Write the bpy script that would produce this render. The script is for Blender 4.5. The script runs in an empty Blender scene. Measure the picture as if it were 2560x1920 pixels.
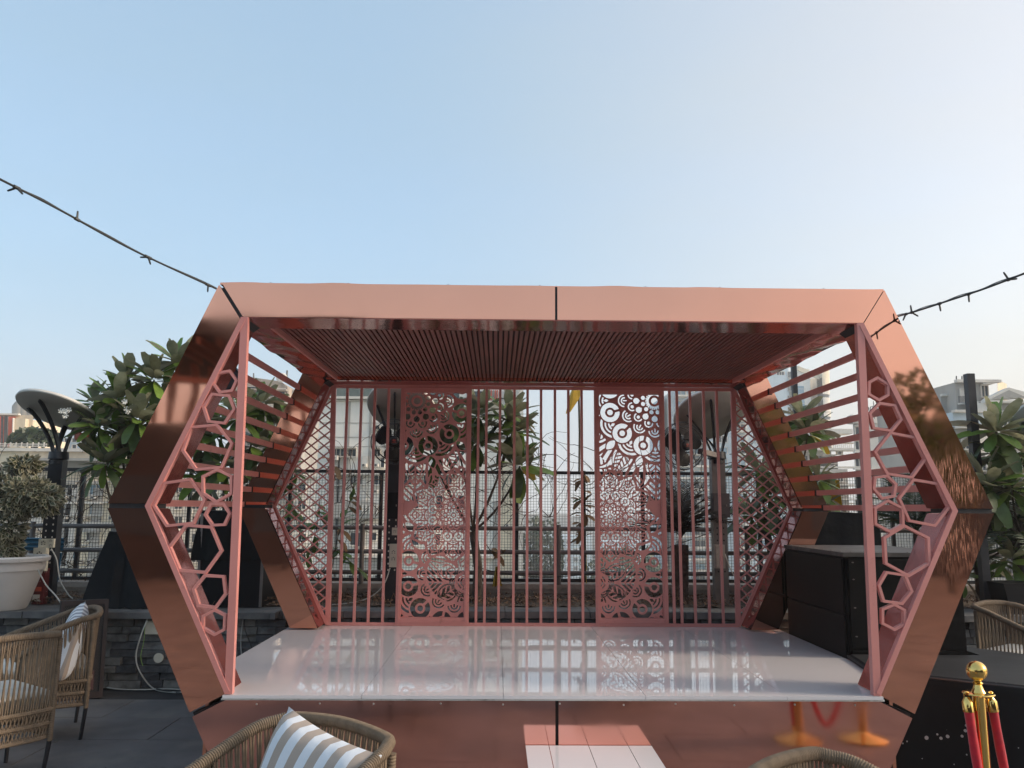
import bpy, math, random
import numpy as np
from mathutils import Vector, Matrix
random.seed(7)
R = math.radians
S = bpy.context.scene
COL = S.collection
# ------------------------------------------------------------------ camera
H = 1.6; FPX = 2050.0; PITCH = 0.1494; YAW = 0.0166; ROLL = 0.0062
cy, sy, cp, sp = math.cos(YAW), math.sin(YAW), math.cos(PITCH), math.sin(PITCH)
Fv = Vector((sy*cp, cy*cp, sp)); Rv = Vector((cy, -sy, 0)); Uv = Rv.cross(Fv)
cr, sr = math.cos(ROLL), math.sin(ROLL)
Rv, Uv = Rv*cr + Uv*sr, Uv*cr - Rv*sr
cam = bpy.data.cameras.new('camera'); camo = bpy.data.objects.new('camera', cam); COL.objects.link(camo)
m = Matrix((( Rv.x, Uv.x, -Fv.x, 0), (Rv.y, Uv.y, -Fv.y, 0), (Rv.z, Uv.z, -Fv.z, H), (0, 0, 0, 1)))
camo.matrix_world = m
cam.sensor_width = 36; cam.lens = 36*FPX/2560; cam.clip_start = 0.05; cam.clip_end = 4000
S.camera = camo
# ------------------------------------------------------------------ world, sun, exposure
SUN_EL, SUN_AZ = 24.0, 98.0       # azimuth clockwise from +Y
w = bpy.data.worlds.new('World'); S.world = w; w.use_nodes = True
nt = w.node_tree; bg = nt.nodes['Background']
sky = nt.nodes.new('ShaderNodeTexSky'); sky.sky_type = 'NISHITA'; sky.sun_disc = False
sky.sun_elevation = R(SUN_EL); sky.sun_rotation = R(SUN_AZ)
sky.air_density = 1.0; sky.dust_density = 3.0; sky.ozone_density = 1.5; sky.altitude = 0
# hazy air: the clear sky mixed with a pale veil that turns warm round the sun
mxs = nt.nodes.new('ShaderNodeMix'); mxs.data_type = 'RGBA'; mxs.inputs[0].default_value = .65
cms = nt.nodes.new('ShaderNodeMix'); cms.data_type = 'RGBA'; cms.inputs[6].default_value = (1.15, 1.62, 1.95, 1); cms.inputs[7].default_value = (2.8, 2.42, 1.88, 1)
tcs = nt.nodes.new('ShaderNodeTexCoord'); vms = nt.nodes.new('ShaderNodeVectorMath'); vms.operation = 'DOT_PRODUCT'
vms.inputs[1].default_value = (math.sin(R(82))*math.cos(R(10)), math.cos(R(82))*math.cos(R(10)), math.sin(R(10)))
mrs = nt.nodes.new('ShaderNodeMapRange'); mrs.interpolation_type = 'SMOOTHSTEP'
nt.links.new(tcs.outputs['Generated'], vms.inputs[0]); nt.links.new(vms.outputs['Value'], mrs.inputs[0]); nt.links.new(mrs.outputs[0], cms.inputs[0])
sxs = nt.nodes.new('ShaderNodeSeparateXYZ'); nt.links.new(tcs.outputs['Generated'], sxs.inputs[0])
hzs = nt.nodes.new('ShaderNodeMapRange'); hzs.interpolation_type = 'SMOOTHSTEP'; hzs.inputs[1].default_value = .30; hzs.inputs[2].default_value = 0.0; nt.links.new(sxs.outputs[2], hzs.inputs[0])
hcs = nt.nodes.new('ShaderNodeMix'); hcs.data_type = 'RGBA'; nt.links.new(hzs.outputs[0], hcs.inputs[0]); nt.links.new(cms.outputs[2], hcs.inputs[6])
scs = nt.nodes.new('ShaderNodeMix'); scs.data_type = 'RGBA'; scs.inputs[6].default_value = (1.75, 1.95, 2.2, 1); scs.inputs[7].default_value = (2.55, 2.24, 1.9, 1); nt.links.new(mrs.outputs[0], scs.inputs[0]); nt.links.new(scs.outputs[2], hcs.inputs[7])
fcs = nt.nodes.new('ShaderNodeMapRange'); fcs.inputs[3].default_value = .60; fcs.inputs[4].default_value = .93; nt.links.new(hzs.outputs[0], fcs.inputs[0])
nms = nt.nodes.new('ShaderNodeMapping'); nms.inputs['Scale'].default_value = (1.2, 1.2, 4); nms.inputs['Rotation'].default_value = (.3, .2, 0); nt.links.new(tcs.outputs['Generated'], nms.inputs[0])
nzs = nt.nodes.new('ShaderNodeTexNoise'); nzs.inputs['Scale'].default_value = 1.6; nzs.inputs['Detail'].default_value = 5; nzs.inputs['Roughness'].default_value = .55; nt.links.new(nms.outputs[0], nzs.inputs['Vector'])
nas = nt.nodes.new('ShaderNodeMath'); nas.operation = 'MULTIPLY_ADD'; nas.inputs[1].default_value = .34; nas.inputs[2].default_value = -.12; nt.links.new(nzs.outputs[0], nas.inputs[0])
nbs = nt.nodes.new('ShaderNodeMath'); nbs.operation = 'ADD'; nbs.use_clamp = True; nt.links.new(fcs.outputs[0], nbs.inputs[0]); nt.links.new(nas.outputs[0], nbs.inputs[1]); nt.links.new(nbs.outputs[0], mxs.inputs[0])
nt.links.new(sky.outputs[0], mxs.inputs[6]); nt.links.new(hcs.outputs[2], mxs.inputs[7]); nt.links.new(mxs.outputs[2], bg.inputs[0]); bg.inputs[1].default_value = 0.15
sl = bpy.data.lights.new('sun', 'SUN'); sl.energy = 1.1; sl.angle = R(10); sl.color = (1.0, 0.83, 0.66)
so = bpy.data.objects.new('sun', sl); COL.objects.link(so)
sd = Vector((math.sin(R(SUN_AZ))*math.cos(R(SUN_EL)), math.cos(R(SUN_AZ))*math.cos(R(SUN_EL)), math.sin(R(SUN_EL))))
so.rotation_euler = sd.to_track_quat('Z', 'Y').to_euler(); so.location = sd*60
S.view_settings.view_transform = 'Standard'; S.view_settings.look = 'None'
S.view_settings.exposure = 1.31; S.view_settings.gamma = 1; S.view_settings.use_curve_mapping = False
S.render.engine = 'CYCLES'; S.cycles.volume_bounces = 2
# ------------------------------------------------------------------ helpers
def ray(px, py):
    return Fv + Rv*((px-1280)/FPX) + Uv*((960-py)/FPX)
def atY(px, py, Y):
    d = ray(px, py); return Vector((0, 0, H)) + d*(Y/d.y)
def atZ(px, py, z):
    d = ray(px, py); return Vector((0, 0, H)) + d*((z-H)/d.z)
W = {}
class MB:
    def __init__(s): s.v = []; s.f = []; s.m = []; s.cm = 0
    def add(s, vs, fs):
        b = len(s.v); s.v += [tuple(p) for p in vs]
        for f in fs: s.f.append(tuple(i+b for i in f)); s.m.append(s.cm)
        return s
    def box(s, x0, x1, y0, y1, z0, z1):
        v = [(x, y, z) for z in (z0, z1) for y in (y0, y1) for x in (x0, x1)]
        return s.add(v, [(0,2,3,1),(4,5,7,6),(0,1,5,4),(2,6,7,3),(0,4,6,2),(1,3,7,5)])
    def bar(s, a, b, w, h, up=(0, 0, 1)):
        a, b = Vector(a), Vector(b); d = (b-a).normalized(); up = Vector(up)
        if abs(d.dot(up)) > .99: up = Vector((0, 1, 0))
        r = d.cross(up).normalized()*w/2; u = r.cross(d).normalized()*h/2
        v = [a-r-u, a+r-u, a+r+u, a-r+u, b-r-u, b+r-u, b+r+u, b-r+u]
        return s.add(v, [(0,1,2,3),(4,7,6,5),(0,4,5,1),(1,5,6,2),(2,6,7,3),(3,7,4,0)])
    def tube(s, pts, r, n=6, cap=True):
        pts = [Vector(p) for p in pts]; N = len(pts)
        rr = r if hasattr(r, '__len__') else [r]*N
        t = (pts[1]-pts[0]).normalized(); a = Vector((0, 0, 1)) if abs(t.z) < .9 else Vector((1, 0, 0))
        nn = t.cross(a).normalized(); vs = []
        for i, p in enumerate(pts):
            t = (pts[min(i+1, N-1)]-pts[max(i-1, 0)]).normalized()
            nn = (nn - t*nn.dot(t)).normalized(); b = t.cross(nn)
            for k in range(n):
                an = 2*math.pi*k/n; vs.append(p + (nn*math.cos(an)+b*math.sin(an))*rr[i])
        fs = [(i*n+k, i*n+(k+1) % n, (i+1)*n+(k+1) % n, (i+1)*n+k) for i in range(N-1) for k in range(n)]
        if cap: fs += [tuple(range(n))[::-1], tuple((N-1)*n+k for k in range(n))]
        return s.add(vs, fs)
    def prism(s, poly, y0, y1):              # poly in XZ
        n = len(poly); v = [(x, y0, z) for x, z in poly]+[(x, y1, z) for x, z in poly]
        return s.add(v, [tuple(range(n)), tuple(range(2*n-1, n-1, -1))]+[(i, i+n, (i+1) % n+n, (i+1) % n) for i in range(n)])
    def slab(s, poly, z0, z1):               # poly in XY
        n = len(poly); v = [(x, y, z0) for x, y in poly]+[(x, y, z1) for x, y in poly]
        return s.add(v, [tuple(range(n))[::-1], tuple(range(n, 2*n))]+[(i, (i+1) % n, (i+1) % n+n, i+n) for i in range(n)])
    def lathe(s, prof, n=24, c=(0, 0, 0)):   # prof (r,z)
        vs = []
        for r, z in prof:
            for k in range(n):
                a = 2*math.pi*k/n; vs.append((c[0]+r*math.cos(a), c[1]+r*math.sin(a), c[2]+z))
        fs = [(i*n+k, i*n+(k+1) % n, (i+1)*n+(k+1) % n, (i+1)*n+k) for i in range(len(prof)-1) for k in range(n)]
        return s.add(vs, fs)
    def ball(s, c, r, n=12, sz=1):
        return s.lathe([(max(1e-4, r*math.sin(math.pi*i/n)), -r*sz*math.cos(math.pi*i/n)) for i in range(n+1)], n*2, c)
    def xf(s, M):
        s.v = [tuple(M @ Vector(p)) for p in s.v]; return s
    def mesh(s, name, mats, smooth=False):
        me = bpy.data.meshes.new(name); me.from_pydata(s.v, [], s.f)
        for mt in (mats if isinstance(mats, (list, tuple)) else [mats]): me.materials.append(mt)
        if any(s.m): me.polygons.foreach_set('material_index', s.m)
        if smooth: me.polygons.foreach_set('use_smooth', [True]*len(s.f))
        me.validate(); me.update(); return me
    def build(s, name, mats, parent=None, smooth=False, **kw):
        off = W.get(parent.name, Vector()) if parent else Vector()
        if parent and off.length > 0: s.v = [(x-off.x, y-off.y, z-off.z) for x, y, z in s.v]
        o = bpy.data.objects.new(name, s.mesh(name, mats, smooth)); COL.objects.link(o)
        if parent: o.parent = parent; W[o.name] = off
        if smooth:
            try: o.data.set_sharp_from_angle(angle=R(40))
            except Exception: pass
        for k, v in kw.items(): o[k] = v
        return o
def tag(o, label=None, cat=None, group=None, kind=None):
    if label: o['label'] = label
    if cat: o['category'] = cat
    if group: o['group'] = group
    if kind: o['kind'] = kind
    return o
def thing(name, label, cat, loc=(0, 0, 0), group=None):
    o = bpy.data.objects.new(name, None); COL.objects.link(o); o.location = loc
    o.empty_display_size = .1; W[o.name] = Vector(loc); return tag(o, label, cat, group)
def inst(me, name, parent, M):               # shared mesh part; M in world space
    o = bpy.data.objects.new(name, me); COL.objects.link(o)
    if parent: o.parent = parent; off = W.get(parent.name, Vector()); M = Matrix.Translation(-off) @ M; W[o.name] = off
    o.matrix_local = M; return o
def copytree(o, parent=None):
    c = o.copy(); COL.objects.link(c)
    if parent: c.parent = parent
    for ch in list(o.children): copytree(ch, c)
    return c
def frame(p, z, x):                          # matrix from origin, local z and x directions
    z = Vector(z).normalized(); x = Vector(x); y = z.cross(x).normalized(); x = y.cross(z)
    return Matrix(((x.x, y.x, z.x, p[0]), (x.y, y.y, z.y, p[1]), (x.z, y.z, z.z, p[2]), (0, 0, 0, 1)))
# ------------------------------------------------------------------ materials
def N(t, k, **kw):
    n = t.nodes.new(k)
    for a, b in kw.items(): setattr(n, a, b)
    return n
def mat(name, col, rough=.6, metal=0, var=.15, scale=6, bump=0, bscale=40, coat=0, stretch=None, dark=None, dscale=2, dthr=(.5, .7), rvar=0, spec=None):
    mt = bpy.data.materials.new(name); mt.use_nodes = True; t = mt.node_tree; b = t.nodes['Principled BSDF']
    b.inputs['Roughness'].default_value = rough; b.inputs['Metallic'].default_value = metal
    if coat: b.inputs['Coat Weight'].default_value = coat; b.inputs['Coat Roughness'].default_value = .05
    if spec is not None: b.inputs['Specular IOR Level'].default_value = spec
    tc = N(t, 'ShaderNodeNewGeometry'); mp = N(t, 'ShaderNodeMapping'); t.links.new(tc.outputs['Position'], mp.inputs[0])
    if stretch: mp.inputs['Scale'].default_value = stretch
    nz = N(t, 'ShaderNodeTexNoise'); nz.inputs['Scale'].default_value = scale; nz.inputs['Detail'].default_value = 5
    t.links.new(mp.outputs[0], nz.inputs['Vector'])
    cr_ = N(t, 'ShaderNodeValToRGB'); cr_.color_ramp.elements[0].position = .3; cr_.color_ramp.elements[1].position = .7
    c0 = [max(0, c*(1-var)) for c in col]; c1 = [min(1, c*(1+var)) for c in col]
    cr_.color_ramp.elements[0].color = (*c0, 1); cr_.color_ramp.elements[1].color = (*c1, 1)
    t.links.new(nz.outputs[0], cr_.inputs[0]); out = cr_.outputs[0]
    if dark:
        n2 = N(t, 'ShaderNodeTexNoise'); n2.inputs['Scale'].default_value = dscale; n2.inputs['Detail'].default_value = 8; n2.inputs['Roughness'].default_value = .65
        t.links.new(mp.outputs[0], n2.inputs['Vector'])
        r2 = N(t, 'ShaderNodeValToRGB'); r2.color_ramp.elements[0].position = dthr[0]; r2.color_ramp.elements[1].position = dthr[1]
        t.links.new(n2.outputs[0], r2.inputs[0])
        mx = N(t, 'ShaderNodeMix', data_type='RGBA'); t.links.new(r2.outputs[0], mx.inputs[0]); t.links.new(out, mx.inputs[6])
        mx.inputs[7].default_value = (*dark, 1); out = mx.outputs[2]
    t.links.new(out, b.inputs['Base Color'])
    if rvar:
        mr = N(t, 'ShaderNodeMapRange'); mr.inputs[3].default_value = max(0, rough-rvar); mr.inputs[4].default_value = rough+rvar
        n3 = N(t, 'ShaderNodeTexNoise'); n3.inputs['Scale'].default_value = 3; n3.inputs['Detail'].default_value = 6
        t.links.new(mp.outputs[0], n3.inputs['Vector']); mr.inputs[1].default_value = .35; mr.inputs[2].default_value = .65
        t.links.new(n3.outputs[0], mr.inputs[0]); t.links.new(mr.outputs[0], b.inputs['Roughness'])
    if bump:
        nb = N(t, 'ShaderNodeTexNoise'); nb.inputs['Scale'].default_value = bscale; nb.inputs['Detail'].default_value = 6
        t.links.new(mp.outputs[0], nb.inputs['Vector'])
        bp = N(t, 'ShaderNodeBump'); bp.inputs['Strength'].default_value = 1; bp.inputs['Distance'].default_value = bump
        t.links.new(nb.outputs[0], bp.inputs['Height']); t.links.new(bp.outputs[0], b.inputs['Normal'])
    return mt
def copper_mat(name='copper_mirror', r0=.035, r1=.10, col=(.96, .43, .285)):
    mt = mat(name, col, .05, 1.0, var=.03, scale=2)
    t = mt.node_tree; b = t.nodes['Principled BSDF']; g = N(t, 'ShaderNodeNewGeometry')
    nz = N(t, 'ShaderNodeTexNoise'); nz.inputs['Scale'].default_value = 1.5; nz.inputs['Detail'].default_value = 1
    t.links.new(g.outputs['Position'], nz.inputs['Vector'])
    bp = N(t, 'ShaderNodeBump'); bp.inputs['Distance'].default_value = .004; bp.inputs['Strength'].default_value = 1.0
    t.links.new(nz.outputs[0], bp.inputs['Height']); t.links.new(bp.outputs[0], b.inputs['Normal'])
    # worn, rubbed patches on the right column (their own place and shape)
    mp = N(t, 'ShaderNodeMapping'); mp.inputs['Scale'].default_value = (130, 6, 14); mp.inputs['Rotation'].default_value = (0, .5, 0)
    t.links.new(g.outputs['Position'], mp.inputs[0])
    n2 = N(t, 'ShaderNodeTexNoise'); n2.inputs['Scale'].default_value = 1; n2.inputs['Detail'].default_value = 4; t.links.new(mp.outputs[0], n2.inputs['Vector'])
    n3 = N(t, 'ShaderNodeTexNoise'); n3.inputs['Scale'].default_value = 5; n3.inputs['Detail'].default_value = 3; t.links.new(g.outputs['Position'], n3.inputs['Vector'])
    acc = None
    for c, r in (((2.72, 4.86, 1.78), .24), ((2.70, 4.86, 1.42), .26), ((.2, 4.86, .3), .0001)):
        vd = N(t, 'ShaderNodeVectorMath', operation='DISTANCE'); t.links.new(g.outputs['Position'], vd.inputs[0]); vd.inputs[1].default_value = c
        ad = N(t, 'ShaderNodeMath', operation='MULTIPLY_ADD'); t.links.new(n3.outputs[0], ad.inputs[0]); ad.inputs[1].default_value = .25; t.links.new(vd.outputs['Value'], ad.inputs[2])
        m = N(t, 'ShaderNodeMapRange', interpolation_type='SMOOTHSTEP'); m.inputs[1].default_value = r+.15; m.inputs[2].default_value = r*.5+.06; t.links.new(ad.outputs[0], m.inputs[0])
        if acc is None: acc = m.outputs[0]
        else:
            mm = N(t, 'ShaderNodeMath', operation='MAXIMUM'); t.links.new(acc, mm.inputs[0]); t.links.new(m.outputs[0], mm.inputs[1]); acc = mm.outputs[0]
    r2 = N(t, 'ShaderNodeMapRange'); r2.inputs[1].default_value = .38; r2.inputs[2].default_value = .62; t.links.new(n2.outputs[0], r2.inputs[0])
    mu = N(t, 'ShaderNodeMath', operation='MULTIPLY'); t.links.new(acc, mu.inputs[0]); t.links.new(r2.outputs[0], mu.inputs[1])
    n4 = N(t, 'ShaderNodeTexNoise'); n4.inputs['Scale'].default_value = 2.3; n4.inputs['Detail'].default_value = 5; t.links.new(g.outputs['Position'], n4.inputs['Vector'])
    r4 = N(t, 'ShaderNodeMapRange'); r4.inputs[1].default_value = .45; r4.inputs[2].default_value = .75; r4.inputs[3].default_value = r0; r4.inputs[4].default_value = r1; t.links.new(n4.outputs[0], r4.inputs[0])
    ma = N(t, 'ShaderNodeMath', operation='MULTIPLY_ADD'); t.links.new(mu.outputs[0], ma.inputs[0]); ma.inputs[1].default_value = .28; t.links.new(r4.outputs[0], ma.inputs[2])
    t.links.new(ma.outputs[0], b.inputs['Roughness'])
    return mt
def leaf_mat(name, top, under):
    mt = bpy.data.materials.new(name); mt.use_nodes = True; t = mt.node_tree; b = t.nodes['Principled BSDF']
    g = N(t, 'ShaderNodeNewGeometry'); oi = N(t, 'ShaderNodeObjectInfo'); mx = N(t, 'ShaderNodeMix', data_type='RGBA')
    t.links.new(g.outputs['Backfacing'], mx.inputs[0]); mx.inputs[6].default_value = (*top, 1); mx.inputs[7].default_value = (*under, 1)
    hv = N(t, 'ShaderNodeHueSaturation'); t.links.new(mx.outputs[2], hv.inputs['Color'])
    mr = N(t, 'ShaderNodeMapRange'); mr.inputs[3].default_value = .65; mr.inputs[4].default_value = 1.45; t.links.new(oi.outputs['Random'], mr.inputs[0])
    t.links.new(mr.outputs[0], hv.inputs['Value'])
    nz = N(t, 'ShaderNodeTexNoise'); nz.inputs['Scale'].default_value = 14; t.links.new(g.outputs['Position'], nz.inputs['Vector'])
    m2 = N(t, 'ShaderNodeMix', data_type='RGBA', blend_type='MULTIPLY'); m2.inputs[0].default_value = .6
    r = N(t, 'ShaderNodeValToRGB'); r.color_ramp.elements[0].color = (.6, .6, .5, 1); r.color_ramp.elements[1].color = (1, 1, 1, 1); r.color_ramp.elements[0].position = .35; r.color_ramp.elements[1].position = .6
    t.links.new(nz.outputs[0], r.inputs[0]); t.links.new(hv.outputs[0], m2.inputs[6]); t.links.new(r.outputs[0], m2.inputs[7])
    t.links.new(m2.outputs[2], b.inputs['Base Color']); b.inputs['Roughness'].default_value = .42
    tr = N(t, 'ShaderNodeBsdfTranslucent'); t.links.new(m2.outputs[2], tr.inputs[0]); ms = N(t, 'ShaderNodeMixShader'); ms.inputs[0].default_value = .34
    t.links.new(b.outputs[0], ms.inputs[1]); t.links.new(tr.outputs[0], ms.inputs[2]); t.links.new(ms.outputs[0], t.nodes['Material Output'].inputs[0])
    return mt
COPPER = copper_mat(); COPPERD = copper_mat('copper_hazy', .07, .17, (.90, .42, .33))
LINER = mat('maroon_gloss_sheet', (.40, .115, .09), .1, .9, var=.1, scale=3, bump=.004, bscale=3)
PINK = mat('pink_painted_steel', (.66, .27, .24), .42, var=.05, scale=3, dark=(.50, .2, .17), dscale=13, dthr=(.60, .74), rvar=.12)
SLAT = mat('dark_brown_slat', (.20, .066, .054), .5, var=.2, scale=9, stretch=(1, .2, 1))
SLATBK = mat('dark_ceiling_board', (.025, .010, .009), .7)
BLACKGAP = mat('black_joint', (.012, .012, .014), .6)
DECK = mat('white_glossy_sheet', (.76, .73, .74), .025, var=.02, scale=1.5, dark=(.68, .65, .65), dscale=3, dthr=(.55, .85), rvar=.015)
DECKEDGE = mat('white_sheet_edge', (.62, .61, .56), .5, dark=(.3, .28, .24), dscale=9, dthr=(.55, .7))
FLOOR = mat('grey_terrace_tile', (.135, .13, .132), .55, var=.2, scale=2.2, dark=(.19, .18, .165), dscale=2.6, dthr=(.52, .72), bump=.0006, bscale=60, rvar=.12)
GROUT = mat('tile_grout', (.035, .035, .037), .9)
STONES = [mat('slate_stone_a', (.14, .142, .138), .8, var=.4, scale=14, bump=.012, bscale=16), mat('slate_stone_b', (.19, .185, .17), .8, var=.4, scale=11, bump=.012, bscale=13), mat('slate_stone_c', (.078, .08, .084), .8, var=.4, scale=14, bump=.01, bscale=20)]
COPING = mat('slate_coping', (.12, .118, .115), .7, var=.3, scale=8, dark=(.17, .15, .13), dscale=4, dthr=(.5, .68), bump=.003, bscale=30)
SOIL = mat('dry_soil', (.10, .075, .055), .95, var=.5, scale=25, bump=.02, bscale=30)
LITTER = mat('dry_leaf_litter', (.15, .09, .055), .9, var=.5, scale=30)
PARAPET = mat('painted_parapet', (.42, .36, .31), .85, var=.12, scale=5, dark=(.2, .17, .14), dscale=5, dthr=(.5, .7), bump=.002)
GALV = mat('brown_grey_rail_paint', (.16, .14, .13), .45, var=.2, scale=6)
BLACKM = mat('black_painted_steel', (.014, .014, .018), .4, var=.3, scale=6, dark=(.04, .035, .03), dscale=7, dthr=(.6, .75))
WIRE = mat('dark_wire', (.02, .018, .018), .55)
DISC = mat('cream_disc', (.34, .325, .29), .55, var=.08, scale=4)
DISCRIM = mat('pale_disc_rim', (.62, .60, .55), .5, var=.08, scale=4)
ROPE = mat('beige_rope', (.20, .148, .10), .85, var=.18, scale=30, bump=.0015, bscale=400)
ROPED = mat('grey_beige_rope', (.26, .215, .165), .85, var=.18, scale=30, bump=.0015, bscale=400)
PADM = mat('cream_seat_pad', (.6, .56, .5), .9, bump=.001, bscale=200)
PLASTICW = mat('white_pot_plastic', (.68, .64, .6), .5, var=.06, scale=5, dark=(.35, .3, .26), dscale=11, dthr=(.66, .74))
CREAMBOX = mat('cream_socket_plastic', (.66, .62, .5), .5, var=.08, scale=9)
DARKBOX = mat('dark_metal_box', (.005, .005, .007), .5, spec=.2, var=.2)
GREYBOX = mat('dark_grey_metal_box', (.07, .06, .065), .5)
TARP = mat('black_tarpaulin', (.004, .0045, .0055), .5, spec=.14, var=.4, scale=4, bump=.012, bscale=6, dark=(.008, .009, .010), dscale=3, dthr=(.5, .8))
VINYL = mat('black_vinyl_cover', (.022, .023, .025), .45, var=.3, scale=3, bump=.006, bscale=3, dark=(.045, .045, .047), dscale=2, dthr=(.48, .75))
CRATE = mat('black_worn_board', (.003, .003, .0035), .5, spec=.12, var=.4, scale=3, dark=(.010, .007, .007), dscale=3, dthr=(.55, .85))
DUST = mat('dusty_black_top', (.045, .042, .04), .6, var=.35, scale=5, dark=(.11, .10, .09), dscale=6, dthr=(.5, .7))
GOLD = mat('polished_brass', (.83, .55, .17), .1, 1, var=.05, scale=8, rvar=.04)
VELVET = mat('red_velvet', (.55, .004, .018), .75, var=.2, scale=30); VELVET.node_tree.nodes['Principled BSDF'].inputs['Sheen Weight'].default_value = .35
BARK = mat('grey_branch_bark', (.085, .07, .055), .9, var=.4, scale=20, bump=.004)
DRYM = mat('dry_twig', (.07, .045, .035), .9, var=.4, scale=20)
LEAFS = [leaf_mat('plumeria_leaf_a', (.11, .19, .035), (.25, .25, .17)), leaf_mat('plumeria_leaf_b', (.14, .225, .04), (.26, .26, .17)), leaf_mat('plumeria_leaf_c', (.075, .125, .035), (.28, .25, .19))]
LEAFY = leaf_mat('yellow_leaf', (.5, .3, .02), (.45, .3, .04))
PALML = leaf_mat('palm_frond_green', (.028, .058, .024), (.05, .08, .035))
PALMD = leaf_mat('dry_palm_frond', (.06, .045, .035), (.07, .055, .04))
VARG = leaf_mat('variegated_green', (.11, .13, .06), (.13, .14, .08)); VARC = leaf_mat('variegated_cream', (.62, .58, .42), (.5, .47, .34))
PETAL = mat('white_petal', (.85, .83, .74), .6)
GLASSD = mat('window_glass', (.045, .06, .075), .45, spec=.25, var=.3, scale=.8)
GLASSB = mat('blue_window_glass', (.22, .36, .46), .15, var=.2, scale=.3)
CABLEM = mat('white_cable', (.5, .5, .46), .6); CABLEB = mat('dark_cable', (.03, .032, .03), .5)
YELLOW = mat('yellow_cloth', (.50, .34, .02), .8, var=.25, scale=12, bump=.006, bscale=12)
BLUE = mat('blue_plastic_panel', (.035, .12, .18), .5, var=.3, scale=3)
REDBOX = mat('dark_red_carton', (.16, .02, .018), .6, dark=(.5, .45, .4), dscale=26, dthr=(.62, .64))
ORANGEP = mat('orange_plastic', (.6, .1, .05), .5)
# =================================================================== large structure
XC = .3346; D1 = 4.857; RD = .30; B0 = 7.30; D2 = 7.6
TOPO, TOPI, ZM, ZD = 2.9383, 2.7275, 1.5954, .5488
AT, AM, IT, IM, IB = 2.0311, 2.5999, 1.8915, 2.3689, 1.8636
# ground of the roof terrace: tiles on a slab
o = MB().box(-14, 14, -14, 7.7, -.4, -.012).build('roof_terrace', GROUT); tag(o, kind='structure')
off = W[o.name] = Vector()
TW, TH = 1.2, .6
for j in range(-2, 13):
    for i in range(-9, 10):
        x0 = i*TW+(.6 if j % 2 else 0); y0 = j*TH
        if y0+TH > 7.7: continue
        MB().box(x0+.003, x0+TW-.003, y0+.003, y0+TH-.003, -.012, random.uniform(-.0006, .0006)).build('floor_tile', FLOOR, o)
b = MB()
for j in range(-23, -2):
    for i in range(-11, 12):
        x0 = i*TW+(.6 if j % 2 else 0); b.box(x0+.003, x0+TW-.003, j*TH+.003, j*TH+TH-.003, -.012, 0)
b.build('floor_tile', FLOOR, o, kind='stuff')
CITY = mat('city_ground', (.17, .17, .15), .9, var=.35, scale=.05, dark=(.05, .09, .04), dscale=.02, dthr=(.45, .6))
g = MB(); g.box(-2500, 2500, -2500, 2500, -31, -30); tag(g.build('city_ground', CITY), kind='structure')
# stone planter wall
wall = thing('planter_wall', 'low dark stacked slate stone planter wall running behind the stage', 'wall', (0, 7.7, 0))
MB().box(-9.5, 9.5, 7.70, 7.95, 0, .61).build('core', GROUT, wall)
extra = MB(); row = 0; z = .004; cnt = 0
while z < .60:
    h = .066; x = -9.4+random.uniform(0, .2)
    while x < 9.4:
        L = random.uniform(.16, .30); d = random.uniform(.008, .055)+(.07 if (x < -1.9 or x > 2.9) else 0)
        vis = (-4.6 < x < -1.4) or (3.0 < x < 4.9)
        bb = MB() if vis else extra
        y = 7.70; v = [(x+.003, y-d, z+.003), (x+L-.003, y-d-random.uniform(-.012, .016), z+.003), (x+L-.002, y+.01, z+.002), (x+.002, y+.01, z+.002)]
        v += [(x+.003, y-d-random.uniform(-.018, .018), z+h-.003), (x+L-.003, y-d-random.uniform(-.018, .018), z+h-.003), (x+L-.002, y+.01, z+h-.002), (x+.002, y+.01, z+h-.002)]
        bb.add(v, [(0,3,2,1),(4,5,6,7),(0,1,5,4),(1,2,6,5),(2,3,7,6),(3,0,4,7)])
        if vis and cnt < 290: bb.build('stone', random.choice(STONES), wall); cnt += 1
        elif vis: extra.add(bb.v, bb.f)
        x += L
    z += h
extra.build('stone', STONES[0], wall, kind='stuff')
x = -9.4
while x < 9.4:
    L = random.uniform(.55, .9); hh = random.uniform(-.004, .004)
    if x < -1.95 < x+L: L = -1.949-x
    if L < .05: L = .3
    if abs(x-.3) < 0: pass
    MB().box(x+.003, x+L-.003, (7.49 if (x < -1.95 or x > 2.9) else 7.62)+random.uniform(-.01, .01), 8.0, .612, .668+hh).build('coping_slab', COPING, wall); x += L
# planter soil with litter
s = MB(); nx, ny = 120, 8; vs = []
for j in range(ny+1):
    for i in range(nx+1):
        vs.append((-9.4+18.8*i/nx, 7.95+.8*j/ny, .64+random.uniform(0, .05)))
s.add(vs, [(j*(nx+1)+i, j*(nx+1)+i+1, (j+1)*(nx+1)+i+1, (j+1)*(nx+1)+i) for j in range(ny) for i in range(nx)])
tag(s.build('planter_soil', SOIL, None, True), kind='structure')
l = MB()
for k in range(2600):
    x = random.uniform(-5, 5); y = random.uniform(7.9, 8.7); z = .68+random.uniform(0, .05); a = random.uniform(0, 6.3); r = random.uniform(.015, .045); t = random.uniform(-.02, .03)
    c, s_ = math.cos(a)*r, math.sin(a)*r
    l.add([(x-c, y-s_, z), (x+s_*.4, y-c*.4, z+t), (x+c, y+s_, z+.01), (x-s_*.4, y+c*.4, z+t)], [(0, 1, 2, 3)])
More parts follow.
